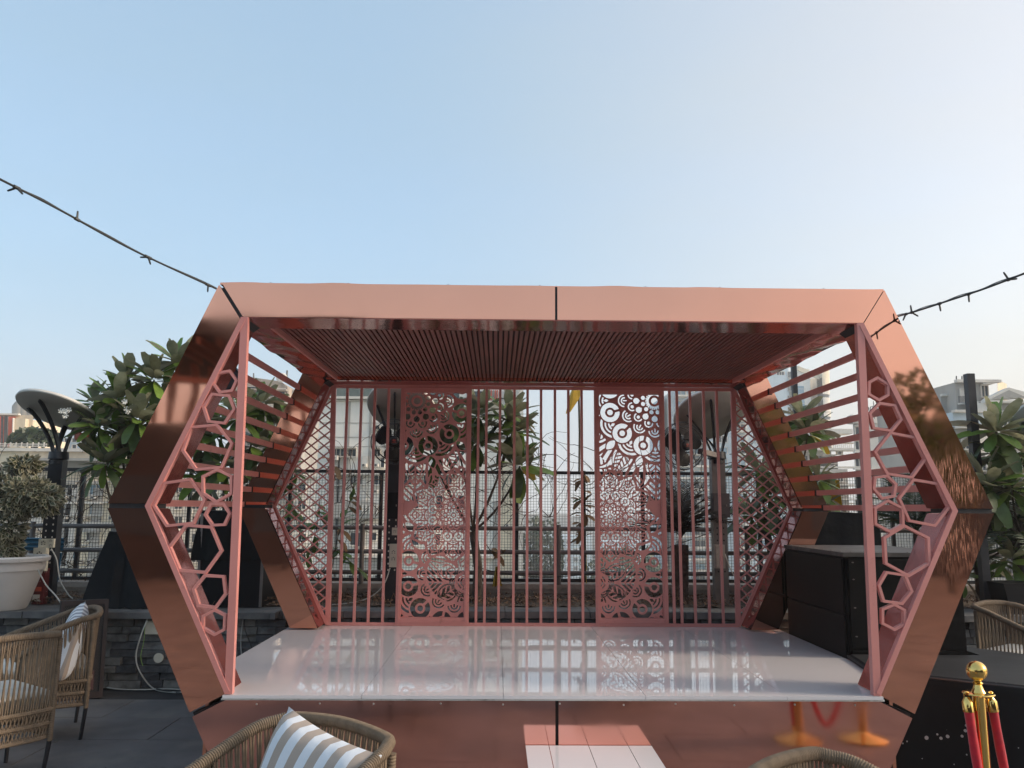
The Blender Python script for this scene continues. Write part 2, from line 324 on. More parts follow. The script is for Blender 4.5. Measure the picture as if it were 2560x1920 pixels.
for k in range(260):
    x = random.uniform(-5, 5); y = random.uniform(7.95, 8.6); a = random.uniform(0, 6.3); r = random.uniform(.06, .2)
    l.tube([(x, y, .69), (x+math.cos(a)*r*.5, y+math.sin(a)*r*.5, .69+random.uniform(.01, .09)), (x+math.cos(a)*r, y+math.sin(a)*r, .69)], .003, 3, False)
tag(l.build('dry_leaf_litter', LITTER), 'dry brown leaves and twigs lying on the planter soil', 'leaf litter', kind='stuff')
# parapet behind planter
par = thing('terrace_parapet', 'low cream moulded parapet under the wire fence', 'parapet', (0, 8.75, 0))
MB().box(-9.5, 9.5, 8.78, 9.12, -.4, .72).build('base_wall', PARAPET, par)
MB().box(-9.5, 9.5, 8.74, 9.14, .722, .76).build('moulding', PARAPET, par)
MB().box(-9.5, 9.5, 8.71, 9.16, .762, .815).build('coping', PARAPET, par)
MB().box(-14, 14, 7.96, 9.1, -1.2, -.42).build('slab_edge', PARAPET, par)
# tube railing
YR = 8.72
rail = thing('tube_railing', 'brown grey three-rail tube railing in front of the wire mesh', 'railing', (0, YR, .8))
for py in (1321, 1380, 1432):
    z = atY(1240, py, YR).z; MB().tube([(-9.3, YR, z), (9.3, YR, z)], .0235, 10).build('rail', GALV, rail, True)
zt = atY(1240, 1315, YR).z
for px in (-700, 78, 425, 905, 1396, 1868, 2135, 2600, 3100):
    x = atY(px, 1380, YR).x; MB().tube([(x, YR-.005, .81), (x, YR-.005, zt+.015)], .026, 10).build('post', GALV, rail, True)
# welded mesh fence
YF = 8.98; zf0 = .83; zf1 = atY(1240, 1181, YF).z
fen = thing('wire_mesh_fence', 'tall black square wire mesh fence behind the stage', 'fence', (0, YF, .8))
MB().bar((-9.3, YF, zf1), (9.3, YF, zf1), .035, .035).build('top_rail', BLACKM, fen)
MB().bar((-9.3, YF, zf0), (9.3, YF, zf0), .035, .04).build('bottom_rail', BLACKM, fen)
for px in (-700, -200, 198, 383, 470, 722, 951, 1292, 1607, 1898, 2152, 2232, 2449, 3000):
    x = atY(px, 1320, YF).x; MB().bar((x, YF, zf0), (x, YF, zf1), .036, .036).build('post', BLACKM, fen)
for px in (1457,):
    x = atY(px, 1320, YF).x; MB().bar((x, YF-.06, zf0), (x, YF-.06, zf1+.02), .05, .05).build('post', BLACKM, fen)
wv = MB(); x = -9.25; k = 0
while x < 9.25:
    j = random.uniform(-.003, .003); wv.bar((x, YF+.012, zf0), (x+j, YF+.012, zf1), .0034, .0034); x += .031
z = zf0+.03
while z < zf1:
    pts = [(-9.2+i*.46, YF+.016, z+random.uniform(-.003, .003)) for i in range(41)]
    wv.tube(pts, .0018, 3, False); z += .031
wv.build('wire_mesh', WIRE, fen, kind='stuff')
# =================================================================== far buildings
def wallmat(name, c, dirt=(.25, .24, .22), dt=(.5, .75)):
    return mat(name, c, .9, var=.07, scale=.6, dark=dirt, dscale=.5, dthr=dt, stretch=(1, 1, .35))
CREAM = wallmat('cream_render', (.78, .67, .50), (.5, .4, .3), (.48, .72)); WHITEW = wallmat('white_render', (.82, .78, .71), (.68, .63, .56), (.48, .8))
GREYW = wallmat('grey_render', (.40, .375, .34), (.28, .26, .24), (.45, .75)); OLDW = wallmat('stained_render', (.42, .34, .27), (.15, .15, .15), (.45, .62)); REDW = wallmat('red_render', (.6, .15, .10), (.5, .12, .08))
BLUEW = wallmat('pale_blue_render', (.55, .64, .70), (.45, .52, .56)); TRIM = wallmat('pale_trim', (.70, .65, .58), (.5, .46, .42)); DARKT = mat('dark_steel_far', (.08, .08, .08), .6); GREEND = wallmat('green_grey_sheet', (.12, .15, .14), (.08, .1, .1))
def px_rect(x0, y0, x1, y1, Y):
    a = atY(x0, y0, Y); b_ = atY(x1, y1, Y); c = atY(x0, y1, Y)
    return a.x, b_.x, min(c.z, b_.z), a.z
def window(par, Y, r, frame_m=TRIM, glass=GLASSD, hood=True, sill=True, div=2):
    x0, x1, z0, z1 = px_rect(*r, Y); w_, h_ = x1-x0, z1-z0; t = min(w_, h_)*.09; kd = max(1, Y/60)
    f = MB(); f.box(x0-t, x1+t, Y-.12*kd, Y-.003, z1, z1+t); f.box(x0-t, x1+t, Y-.12*kd, Y-.003, z0-t, z0); f.box(x0-t, x0, Y-.12*kd, Y-.003, z0, z1); f.box(x1, x1+t, Y-.12*kd, Y-.003, z0, z1)
    fo = f.build('window', frame_m, par)
    MB().box(x0, x1, Y-.03, Y-.004, z0, z1).build('pane', glass, fo)
    for k in range(1, div):
        xx = x0+w_*k/div; MB().box(xx-t*.4, xx+t*.4, Y-.09*kd, Y-.032, z0, z1).build('mullion', frame_m, fo)
    if hood: MB().box(x0-t*2, x1+t*2, Y-.65*kd, Y-.122*kd, z1+t*1.2, z1+t*2.4).build('hood', frame_m, fo)
    if sill: MB().box(x0-t*1.6, x1+t*1.6, Y-.3*kd, Y-.122*kd, z0-t*2, z0-t).build('sill', frame_m, fo)
    return fo
def block(par, Y, x0, x1, ytop, depth, m_, ybot=None, name='wall', y_near=None):
    X0, X1, z0, z1 = px_rect(x0, ytop, x1, ybot if ybot else 1400, Y)
    if ybot is None: z0 = -30
    k = (Y+depth)/Y; B0x = X0*k+.3 if X0 > 1 else X0; B1x = X1*k-.3 if X1 < -1 else X1     # oblique plots: hidden flank runs back with the street
    if B1x-B0x < .5: B0x, B1x = X0, X1
    return MB().slab([(X0, Y), (X1, Y), (B1x, Y+depth), (B0x, Y+depth)], z0, z1).build(name, m_, par)
def ledge(par, Y, x0, x1, y0, y1, out=.4, m_=TRIM, name='cornice'):
    X0, X1, z0, z1 = px_rect(x0, y0, x1, y1, Y); return MB().box(X0, X1, Y-out*max(1, Y/60), Y-.002, z0, z1).build(name, m_, par)
def ac_unit(par, Y, x0, y0, x1, y1):
    X0, X1, z0, z1 = px_rect(x0, y0, x1, y1, Y); c = ((X0+X1)/2-.05*(X1-X0), Y-.56, (z0+z1)/2); r = (z1-z0)*.38
    a = MB().box(X0, X1, Y-.55, Y-.1, z0, z1).build('air_conditioner', TRIM, par)
    f = MB(); n = 16; f.add([(c[0]+r*math.cos(6.283*k/n), Y-.553, c[2]+r*math.sin(6.283*k/n)) for k in range(n)]+[(c[0]+r*math.cos(6.283*k/n), Y-.60, c[2]+r*math.sin(6.283*k/n)) for k in range(n)], [tuple(range(n, 2*n))]+[(k, (k+1) % n, (k+1) % n+n, k+n) for k in range(n)])
    f.build('fan_grille', DARKT, a)
def bthing(label, Y, px): return thing('apartment_building', label, 'building', (atY(px, 1300, Y).x, Y, -30), 'apartment blocks beyond the terrace')
# B1 red and cream roof block
b1 = bthing('cream and red stair tower with three water tanks on top, far left', 62, 30)
block(b1, 62, -160, 50, 1036, 6, CREAM); block(b1, 61.7, -160, 32, 1040, .298, REDW, 1115, 'red_panel')
block(b1, 61.5, 33, 57, 1046, 5, CREAM, 1120, 'stair_tower'); ledge(b1, 62, -160, 52, 1033, 1037, .3); ledge(b1, 61.5, 53, 75, 1088, 1094, .4)
block(b1, 61, 53, 72, 1092, 5, CREAM, 1130, 'lift_room')
for px in (15, 29, 47):
    p = atY(px, 1037, 61.8); MB().lathe([(.01, 0), (.75, 0), (.8, .9), (.6, 1.25), (.01, 1.4)], 14, (p.x, 64, p.z)).build('water_tank', GREYW, b1, True)
MB().tube([atY(34, 1045, 61.4), atY(33, 1080, 61.4), atY(40, 1082, 61.4)], .08, 5).build('drain_pipe', TRIM, b1)
for xx in (10, 14, 2): MB().bar(atY(xx+4, 1040, 60), atY(xx, 1180, 60), .12, .12).build('steel_post', DARKT, b1)
# B2 wide cream building lower left
b2 = bthing('wide low cream apartment block behind the wire mesh at left', 52, 150)
block(b2, 52, -420, 330, 1124, 9, CREAM); ledge(b2, 52, -420, 331, 1117, 1125, .3)
for (x0, x1, y0, y1) in ((-100, 118, 1108, 1110), (-100, 118, 1113, 1115)): ledge(b2, 52, x0, x1, y0, y1, .06, TRIM, 'roof_rail')
for k in range(-100, 120, 14): ledge(b2, 52, k, k+1.4, 1106, 1118, .05, TRIM, 'rail_post')
ledge(b2, 52, 45, 330, 1147, 1153, 1.2, GREYW, 'balcony_roof'); block(b2, 51.9, 48, 328, 1153, .095, GREYW, 1178, 'balcony_recess')
ac_unit(b2, 52, 26, 1157, 42, 1168); ac_unit(b2, 51.8, 92, 1157, 106, 1170)
for y0 in (1212, 1262, 1372):
    for x0 in range(-390, 320, 62): window(b2, 52, (x0+random.uniform(-4, 4), y0, x0+26, y0+24), div=2, glass=random.choice((GLASSD, GLASSB)))
for y0 in (1198, 1250, 1302, 1358, 1412): ledge(b2, 52, -420, 330, y0, y0+3, .35)
for x0 in (212, 60): # arched bay
    p0, p1 = atY(x0, 1316, 52), atY(x0+44, 1330, 52); n = 10; rr = (p1.x-p0.x)/2; cx = (p0.x+p1.x)/2
    MB().prism([(cx+rr*math.cos(math.pi*k/n), p1.z+rr*.55*math.sin(math.pi*k/n)) for k in range(n+1)], 51.3, 51.9).build('arched_awning', GREYW, b2)
    window(b2, 52, (x0+8, 1332, x0+36, 1350), hood=False)
# B2b further facade between B2 and the centre block (seen under the stage side bars)
b2b = bthing('mid grey hazy block between the two cream buildings', 74, 470)
block(b2b, 74, 250, 800, 1190, 10, WHITEW); ledge(b2b, 74, 250, 800, 1186, 1191, .4)
for y0 in (1210, 1252, 1292, 1335, 1385):
    for x0 in range(262, 770, 44): window(b2b, 74, (x0, y0, x0+18, y0+20), hood=False)
# slender hazy blue tower far left of frame column
b2c = bthing('slim blue grey tower partly hidden by the left plumeria tree', 110, 182)
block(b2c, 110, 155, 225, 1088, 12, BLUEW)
for y0 in range(1096, 1240, 16):
    for x0 in (163, 182, 203): window(b2c, 110, (x0, y0, x0+10, y0+9), hood=False, sill=False, div=1)
# B3 stained old building
b3 = bthing('old stained concrete roof block seen between the left side bars', 84, 650)
X = lambda px, py, Y: atY(px, py, Y)
a_ = [X(575, 1400, 84), X(575, 953, 84), X(590, 942, 84), X(612, 941, 84), X(700, 953, 84), X(718, 966, 84), X(718, 1400, 84)]
MB().prism([(p.x, p.z) for p in a_], 84, 94).build('wall', OLDW, b3)
ledge(b3, 84, 574, 722, 975, 979, .9, OLDW); window(b3, 84, (670, 972, 712, 990), hood=False, div=1); window(b3, 84, (606, 967, 650, 975), hood=False, div=1)
ledge(b3, 84, 600, 722, 996, 1000, 1.2, OLDW, 'balcony_slab'); block(b3, 83.5, 619, 750, 1000, .49, TRIM, 1030, 'balcony_front')
block(b3, 86, 718, 742, 975, 8, GREYW); block(b3, 85, 722, 760, 1000, 1, BLUEW, 1010, 'roof_sheet')
for px in (634,): MB().tube([X(px, 945, 84), X(px, 933, 84)], .07, 4).build('antenna', DARKT, b3)
MB().tube([X(716, 955, 84), X(718, 926, 84)], .09, 4).build('antenna', DARKT, b3)
p = X(707, 946, 84); d = MB(); d.ball((0, 0, 0), .55, 8, .25); d.xf(Matrix.Translation((p.x, 83.5, p.z)) @ Matrix.Rotation(R(75), 4, 'X')).build('satellite_dish', TRIM, b3, True)
for y0 in (1045, 1090, 1140):
    for x0 in (590, 630, 680): window(b3, 84, (x0, y0, x0+20, y0+22))
# B4 big cream block centre left
b4 = bthing('large pale cream apartment block behind the left half of the back screen', 44, 1040)
Y4 = 44
block(b4, Y4, 800, 1304, 994, 14, WHITEW); block(b4, Y4+1, 800, 1180, 940, 10, GREEND, 993, 'roof_shed')
block(b4, Y4+.01, 1150, 1304, 900, 12, WHITEW, 994, 'upper_wall')
ledge(b4, Y4, 798, 1120, 992, 998, .35); ledge(b4, Y4, 798, 1130, 1001, 1003, .15); ledge(b4, Y4-.02, 1298, 1306, 920, 1500, .35, TRIM, 'corner_pier')
for r in ((833, 1123, 850, 1140), (853, 1123, 868, 1141), (871, 1123, 890, 1141), (937, 1066, 949, 1074), (937, 1124, 950, 1140), (1262, 980, 1282, 992)): window(b4, Y4, r)
ac_unit(b4, Y4, 832, 1140, 848, 1151); ac_unit(b4, Y4, 1263, 992, 1281, 1001)
window(b4, Y4, (953, 1145, 961, 1168), hood=False, div=1); block(b4, Y4-.3, 1176, 1214, 978, .28, GLASSD, 1004, 'dark_balcony')
for k in range(1217, 1246, 5): ledge(b4, Y4, k, k+2.4, 976, 1006, .2, random.choice((REDW, TRIM, GREYW)), 'hanging_laundry')
ledge(b4, Y4, 1170, 1250, 1006, 1010, .8, TRIM, 'balcony_slab')
for y0 in (1056, 1092, 1115, 1176): ledge(b4, Y4, 800, 1304, y0, y0+1.2, .03, GREYW, 'panel_joint')
for px in (870, 925, 1030, 1090, 1200): ledge(b4, Y4, px, px+1, 1003, 1176, .03, GREYW, 'panel_joint')
for x0, x1 in ((829, 846), (852, 866), (877, 890), (902, 914), (937, 956), (1010, 1028), (1060, 1075), (1110, 1130)): window(b4, Y4, (x0, 1189, x1, 1211), hood=False)
ledge(b4, Y4, 826, 1160, 1182, 1187, .5)
def awning(x0, x1, y0, y1, Y):
    a, c = atY(x0, y1, Y), atY(x1, y0, Y); n = 10; cx, rx = (a.x+c.x)/2, (c.x-a.x)/2; zb = a.z+(c.z-a.z)*.75
    MB().prism([(cx-rx, a.z)]+[(cx+rx, a.z)]+[(cx+rx*math.cos(math.pi*k/n), zb+(c.z-zb)*math.sin(math.pi*k/n)) for k in range(n+1)], Y-.8, Y-.01).build('arched_balcony', GREYW, b4)
awning(836, 955, 1253, 1295, Y4)
for k in range(905, 950, 9): ledge(b4, Y4-.82, k, k+3.5, 1262, 1284, .05, TRIM, 'baluster')
for r in ((828, 1332, 834, 1357), (877, 1332, 889, 1362), (896, 1332, 904, 1366), (930, 1332, 941, 1350), (1030, 1240, 1046, 1270), (1090, 1240, 1106, 1270), (1030, 1335, 1046, 1362), (1085, 1335, 1100, 1362), (1146, 1240, 1160, 1270)): window(b4, Y4, r, hood=False, div=1)
block(b4, Y4-.25, 829, 962, 1397, .24, GREYW, 1427, 'grey_band')
for k in range(828, 1000, 22): window(b4, Y4, (k, 1438, k+9, 1444), hood=False, sill=False, div=1)
ledge(b4, Y4, 1234, 1244, 1254, 1500, .08, GREYW, 'service_recess'); ledge(b4, Y4, 1246, 1292, 1150, 1500, .05, CREAM, 'beige_pier')
ledge(b4, Y4, 826, 1234, 1388, 1392, .5)
# far skyline in the hazy gap
b5 = bthing('faint low blue grey block in the haze behind the centre bars', 380, 1420)
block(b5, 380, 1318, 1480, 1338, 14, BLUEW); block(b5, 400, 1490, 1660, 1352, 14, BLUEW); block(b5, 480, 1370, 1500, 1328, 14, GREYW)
for y0 in (1350, 1372, 1394, 1416):
    for x0 in range(1326, 1470, 18): window(b5, 380, (x0, y0, x0+10, y0+10), hood=False, sill=False, div=1)
b5b = bthing('wide faint grey block furthest away in the haze', 420, 1500)
block(b5b, 420, 1290, 1680, 1292, 20, GREYW); block(b5b, 430, 1200, 1420, 1284, 20, GREYW)
# B6 pale blue balcony tower
b6 = bthing('pale blue tower with stacked balconies behind the right cream disc', 150, 1750)
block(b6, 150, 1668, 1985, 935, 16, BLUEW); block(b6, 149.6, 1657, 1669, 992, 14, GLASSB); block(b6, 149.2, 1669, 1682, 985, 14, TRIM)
for k, y0 in enumerate(range(945, 1440, 29)):
    for x0, x1 in ((1690, 1722), (1736, 1772), (1790, 1826), (1838, 1872), (1890, 1925)):
        window(b6, 150, (x0, y0, x1-9, y0+15), hood=False, sill=False, glass=random.choice((GLASSD, GLASSB)))
        if x0 in (1736, 1838, 1690): ledge(b6, 150, x0-3, x1, y0+17, y0+21, 1.0, TRIM, 'balcony')
# B7 glass and cream tower
b7 = bthing('white and cream high tower with a blue glass strip and rounded balconies', 190, 2000)
Y7 = 190
block(b7, Y7, 1919, 1992, 905, 10, BLUEW, None); block(b7, Y7-1.2, 1992, 2047, 922, 12, WHITEW); block(b7, Y7-1.5, 1993, 2014, 965, .29, GLASSB, 1060, 'glass_strip')
for k in range(972, 1056, 12): ledge(b7, Y7-1.5, 1993, 2014, k, k+.9, .05, TRIM, 'transom')
for y0 in (930, 963, 990, 1018, 1046, 1075):
    window(b7, Y7, (1941, y0, 1960, y0+14), hood=False, div=3); window(b7, Y7, (1969, y0, 1979, y0+14), hood=False)
c0, c1 = atY(2047, 950, Y7-1), atY(2075, 950, Y7-1); rr = (c1.x-c0.x); zt_ = atY(2047, 940, Y7).z
cyl = MB(); n = 12
cyl.prism([(c0.x, -30), (c1.x-.2, -30), (c1.x-.2, zt_), (c0.x, zt_)], Y7+.2, Y7+10); cyl.build('balcony_core', TRIM, b7)
for y0 in (957, 985, 1012, 1040, 1068, 1096):
    z0 = atY(2050, y0+6, Y7-1).z; z1 = atY(2050, y0+14, Y7-1).z
    pl = [(c0.x+rr*math.sin(math.pi/2*k/8), Y7+.2-rr*1.2*math.cos(math.pi/2*k/8)) for k in range(9)]+[(c0.x, Y7+.2)]
    MB().slab(pl, z1-1.6, z1+.3).build('round_balcony', TRIM, b7)
    MB().slab([(c0.x+(x_-c0.x)*.9, y_+.1) for x_, y_ in pl], z1+.31, z1+2.3).build('window_band', GLASSD, b7)
MB().slab([(c0.x+rr*1.05*math.sin(math.pi/2*k/8), Y7+.2-rr*1.25*math.cos(math.pi/2*k/8)) for k in range(9)]+[(c0.x, Y7+.2)], zt_-3, zt_+1.4).build('crown', CREAM, b7)
a_, c_ = atY(1993, 921, Y7-1.2), atY(2047, 941, Y7-1.2)
MB().prism([(a_.x, a_.z-.5), (c_.x, c_.z-.8), (c_.x, c_.z+.3), (a_.x, a_.z+.6)], Y7-1.6, Y7-1.21).build('parapet', CREAM, b7)
p = atY(2060, 918, 192); MB().tube([(p.x, 192, p.z-4.5), (p.x, 192, p.z+.8)], .04, 4).build('flag_pole', DARKT, b7)
MB().add([(p.x, 192, p.z+.9), (p.x+.9, 192, p.z+.5), (p.x+.2, 192.1, p.z-.6), (p.x, 192, p.z-.4), (p.x+.04, 191.97, p.z+.3)], [(0, 4, 1), (4, 2, 1), (4, 3, 2)]).build('red_flag', REDW, b7)
# B8 low flat white house
b8 = bthing('low flat-roofed pale house below the tower on the right', 110, 2060)
block(b8, 110, 1960, 2092, 1088, 9, WHITEW); ledge(b8, 110, 2020, 2112, 1076, 1088, 1.4, TRIM, 'roof_slab'); ledge(b8, 110, 1990, 2130, 1122, 1128, 1.2, TRIM, 'balcony_slab')
window(b8, 110, (2051, 1093, 2074, 1108), hood=False, div=3); window(b8, 110, (2030, 1090, 2044, 1110), hood=False, glass=GLASSB); window(b8, 110, (2093, 1098, 2098, 1104), hood=False, div=1)
ledge(b8, 110, 1990, 2130, 1108, 1109, 1.2, TRIM, 'handrail')
for k in range(1992, 2130, 5): ledge(b8, 108.8, k, k+.8, 1109, 1122, .1, TRIM, 'baluster')
for y0 in (1140, 1185, 1230, 1280, 1330, 1380):
    for x0 in (1975, 2005, 2040, 2075): window(b8, 110, (x0, y0, x0+14, y0+18), hood=True)
    ledge(b8, 110, 1960, 2130, y0+26, y0+30, .6)
ac_unit(b8, 110, 2088, 1128, 2104, 1138)
block(b8, 106, 2000, 2131, 1172, 2, GREYW, None, 'lower_wing')
for y0 in (1186, 1222, 1262, 1304, 1350):
    for x0 in (2010, 2036, 2064, 2094): window(b8, 106, (x0, y0, x0+13, y0+17), hood=True)
    ledge(b8, 106, 2000, 2131, y0+24, y0+27, .5)
# B9 grey sign building
b9 = bthing('grey apartment block with rooftop lettering behind the right frame', 84, 2240)
Y9 = 84
block(b9, Y9, 2132, 2440, 1056, 12, GREYW); block(b9, Y9+.5, 2150, 2300, 1040, 8, TRIM, 1056, 'roof_room'); ledge(b9, Y9, 2128, 2160, 1046, 1053, .5, GREYW)
ledge(b9, Y9, 2132, 2440, 1054, 1059, .4)
for y0 in (1062, 1098, 1140, 1190, 1245, 1300, 1360):
    for x0 in (2137, 2205, 2255, 2310, 2362, 2400): window(b9, Y9, (x0, y0+6, x0+20, y0+26), hood=True)
    ledge(b9, Y9, 2132, 2440, y0+30, y0+34, .3)
for px in (2190, 2245, 2300, 2345): ledge(b9, Y9-.02, px, px+4, 1060, 1480, .25, TRIM, 'pilaster')
for k in (2140, 2143, 2320, 2330): p = atY(k, 1043, Y9+1); MB().lathe([(.01, 0), (.5, 0), (.5, .8), (.01, 1)], 10, (p.x, Y9+2, p.z-.6)).build('water_tank', GREYW, b9, True)
# sign lettering
cu = bpy.data.curves.new('sign_text', 'FONT'); cu.body = 'Comfill'; cu.size = 1.15; cu.extrude = .04; cu.shear = .35
tmp = bpy.data.objects.new('sign_tmp', cu); COL.objects.link(tmp)
bpy.context.view_layer.update(); me = bpy.data.meshes.new_from_object(tmp.evaluated_get(bpy.context.evaluated_depsgraph_get())); bpy.data.objects.remove(tmp)
me.materials.clear(); me.materials.append(DARKT)
p = atY(2147, 1031, Y9-.3); q = atY(2212, 1020, Y9-.3)
wd = max(v.co.x for v in me.vertices); sc = (q-p).length/wd
inst(me, 'roof_lettering', b9, Matrix.Translation(p) @ Matrix.Rotation(-math.atan2((q-p).z, (q-p).x), 4, 'Y') @ Matrix.Rotation(R(90), 4, 'X') @ Matrix.Scale(sc, 4))
for fx in (0, .3, .6, .95): pp = p.lerp(q, fx); MB().bar((pp.x, pp.y+.1, pp.z-.9), (pp.x, pp.y+.1, pp.z+.9), .06, .06).build('sign_post', DARKT, b9)
MB().bar((p.x, p.y+.1, p.z+.05), (q.x, q.y+.1, q.z+.05), .07, .07).build('sign_rail', DARKT, b9)
# B10 far right house with pediment
b10 = bthing('grey house with a triangular pediment and roof room at the right edge', 46, 2480)
YA = 46
block(b10, YA, 2352, 2440, 990, 8, GREYW); ledge(b10, YA, 2350, 2390, 986, 991, .25)
block(b10, YA-1, 2387, 2494, 956, 5, GREYW); ledge(b10, YA-1, 2385, 2496, 950, 957, .3)
MB().add([atY(2494, 950, YA-1), atY(2517, 960, YA+4), atY(2517, 1040, YA+4), atY(2494, 1040, YA-1), atY(2440, 950, YA+4), atY(2440, 1040, YA+4)], [(0, 1, 2, 3), (0, 4, 1)]).build('sun_toned_side_wall', CREAM, b10)  # cream on this flank paints in the sunlight; the front is grey
window(b10, YA-1, (2451, 965, 2469, 992), div=2); window(b10, YA-1, (2399, 973, 2414, 1005), hood=False, sill=False, div=1, glass=TRIM)
ledge(b10, YA-1, 2394, 2424, 1008, 1012, .9, TRIM, 'balcony_slab')
for k in range(2396, 2422, 3): ledge(b10, YA-1.8, k, k+.7, 990, 1008, .06, DARKT, 'baluster')
block(b10, YA-2, 2462, 2640, 1000, 8, GREYW)
pp = [atY(2452, 1003, YA-2), atY(2560, 997, YA-2), atY(2556, 985, YA-2), atY(2508, 972, YA-2), atY(2458, 997, YA-2)]
MB().prism([(p.x, p.z) for p in pp], YA-2.5, YA-2.01).build('pediment', TRIM, b10)
pp2 = [pp[0].lerp(sum(pp, Vector())/5, .22), pp[1].lerp(sum(pp, Vector())/5, .22), pp[3].lerp(sum(pp, Vector())/5, .35)]
MB().prism([(p.x, p.z) for p in pp2], YA-2.53, YA-2.503).build('pediment_field', GREYW, b10)
ledge(b10, YA-2, 2452, 2640, 1003, 1009, .5); ledge(b10, YA-2, 2462, 2470, 1009, 1480, .25, TRIM, 'pilaster')
block(b10, YA-3, 2382, 2462, 1030, 4, BLUEW, 1066, 'blue_sheet_wall'); ledge(b10, YA-3, 2378, 2462, 1026, 1032, .4); ledge(b10, YA-3, 2386, 2462, 1064, 1072, .6)
block(b10, YA-3, 2386, 2462, 1072, 4, GREYW); window(b10, YA-3, (2403, 1099, 2421, 1122), hood=False)
window(b10, YA-2, (2480, 1030, 2530, 1075), hood=False, div=4)
for y0 in (1150, 1215, 1280, 1345, 1410):
    for x0 in (2405, 2445, 2485, 2530, 2575): window(b10, YA-3, (x0, y0, x0+18, y0+26))
    ledge(b10, YA-3, 2386, 2640, y0+36, y0+40, .4)
block(b10, YA-2.9, 2462, 2640, 1130, .8, WHITEW, None, 'lower_front')
for px in (2387, 2401, 2424): MB().tube([atY(px+4, 955, YA), atY(px+4, 940, YA)], .04, 4).build('antenna', DARKT, b10)
rnd = random.Random(21)
for bb_, Y_, x0_, x1_, ys in ((b4, 44, 835, 1290, (1160, 1225, 1310, 1372)), (b2, 52, 10, 320, (1240, 1290, 1400)), (b9, 84, 2140, 2420, (1090, 1128, 1178, 1232, 1288)), (b10, 43, 2400, 2600, (1188, 1252, 1318)), (b2b, 74, 265, 760, (1235, 1275, 1318)), (b8, 110, 1975, 2110, (1163, 1208, 1255))):
    for y_ in ys:
        for q in range(5):
            xx = rnd.uniform(x0_, x1_-14); ac_unit(bb_, Y_, xx, y_, xx+rnd.uniform(9, 12), y_+rnd.uniform(7, 9))
    for q in range(5):
        xx = rnd.uniform(x0_, x1_); ledge(bb_, Y_, xx, xx+1.6, ys[0]-20, 1500, .14, rnd.choice((GREYW, DARKT, TRIM)), 'drain_pipe')
# distant tree mass in haze
def blobtree(name, label, px, py, Y, w_, h_, n, mt, cat='tree', group=None, seed=1):
    rnd = random.Random(seed); c = atY(px, py, Y); t = thing(name, label, cat, (c.x, Y, -30), group)
    f = MB()
    for k in range(n):
        a, b2_, r = rnd.uniform(0, 6.28), rnd.uniform(-1, 1), rnd.uniform(.55, 1)
        q = Vector((math.cos(a)*math.sqrt(1-b2_*b2_)*r*w_, math.sin(a)*math.sqrt(1-b2_*b2_)*r*w_, b2_*r*h_))+c
        q += Vector((math.sin(q.x*1.7)*.5, 0, math.cos(q.y*1.3)*.5)); s_ = rnd.uniform(.2, .45)
        u = Vector((rnd.uniform(-1, 1), rnd.uniform(-1, 1), rnd.uniform(-1, 1))).normalized()*s_; v_ = u.orthogonal().normalized()*s_*.7
        f.add([q-u, q+v_, q+u, q-v_], [(0, 1, 2, 3)])
    f.build('crown', mt, t, kind='stuff'); MB().tube([(c.x, Y, -30), (c.x+.4, Y, -10), c], [.6, .45, .2], 7).build('trunk', BARK, t)
FARG = leaf_mat('far_tree_leaf', (.07, .11, .05), (.09, .12, .06))
blobtree('broadleaf_tree', 'hazy green tree standing beyond the fence behind the centre bars', 1345, 1392, 120, 4.2, 5.5, 2600, FARG, seed=2)
blobtree('broadleaf_tree', 'hazy treetop low in the gap right of the centre post', 1560, 1440, 130, 7, 4.5, 2600, FARG, seed=3)
blobtree('rooftop_shrub', 'small dark shrub on the roof of the wide cream block', 86, 1111, 53, .9, .5, 500, FARG, 'shrub', seed=4)
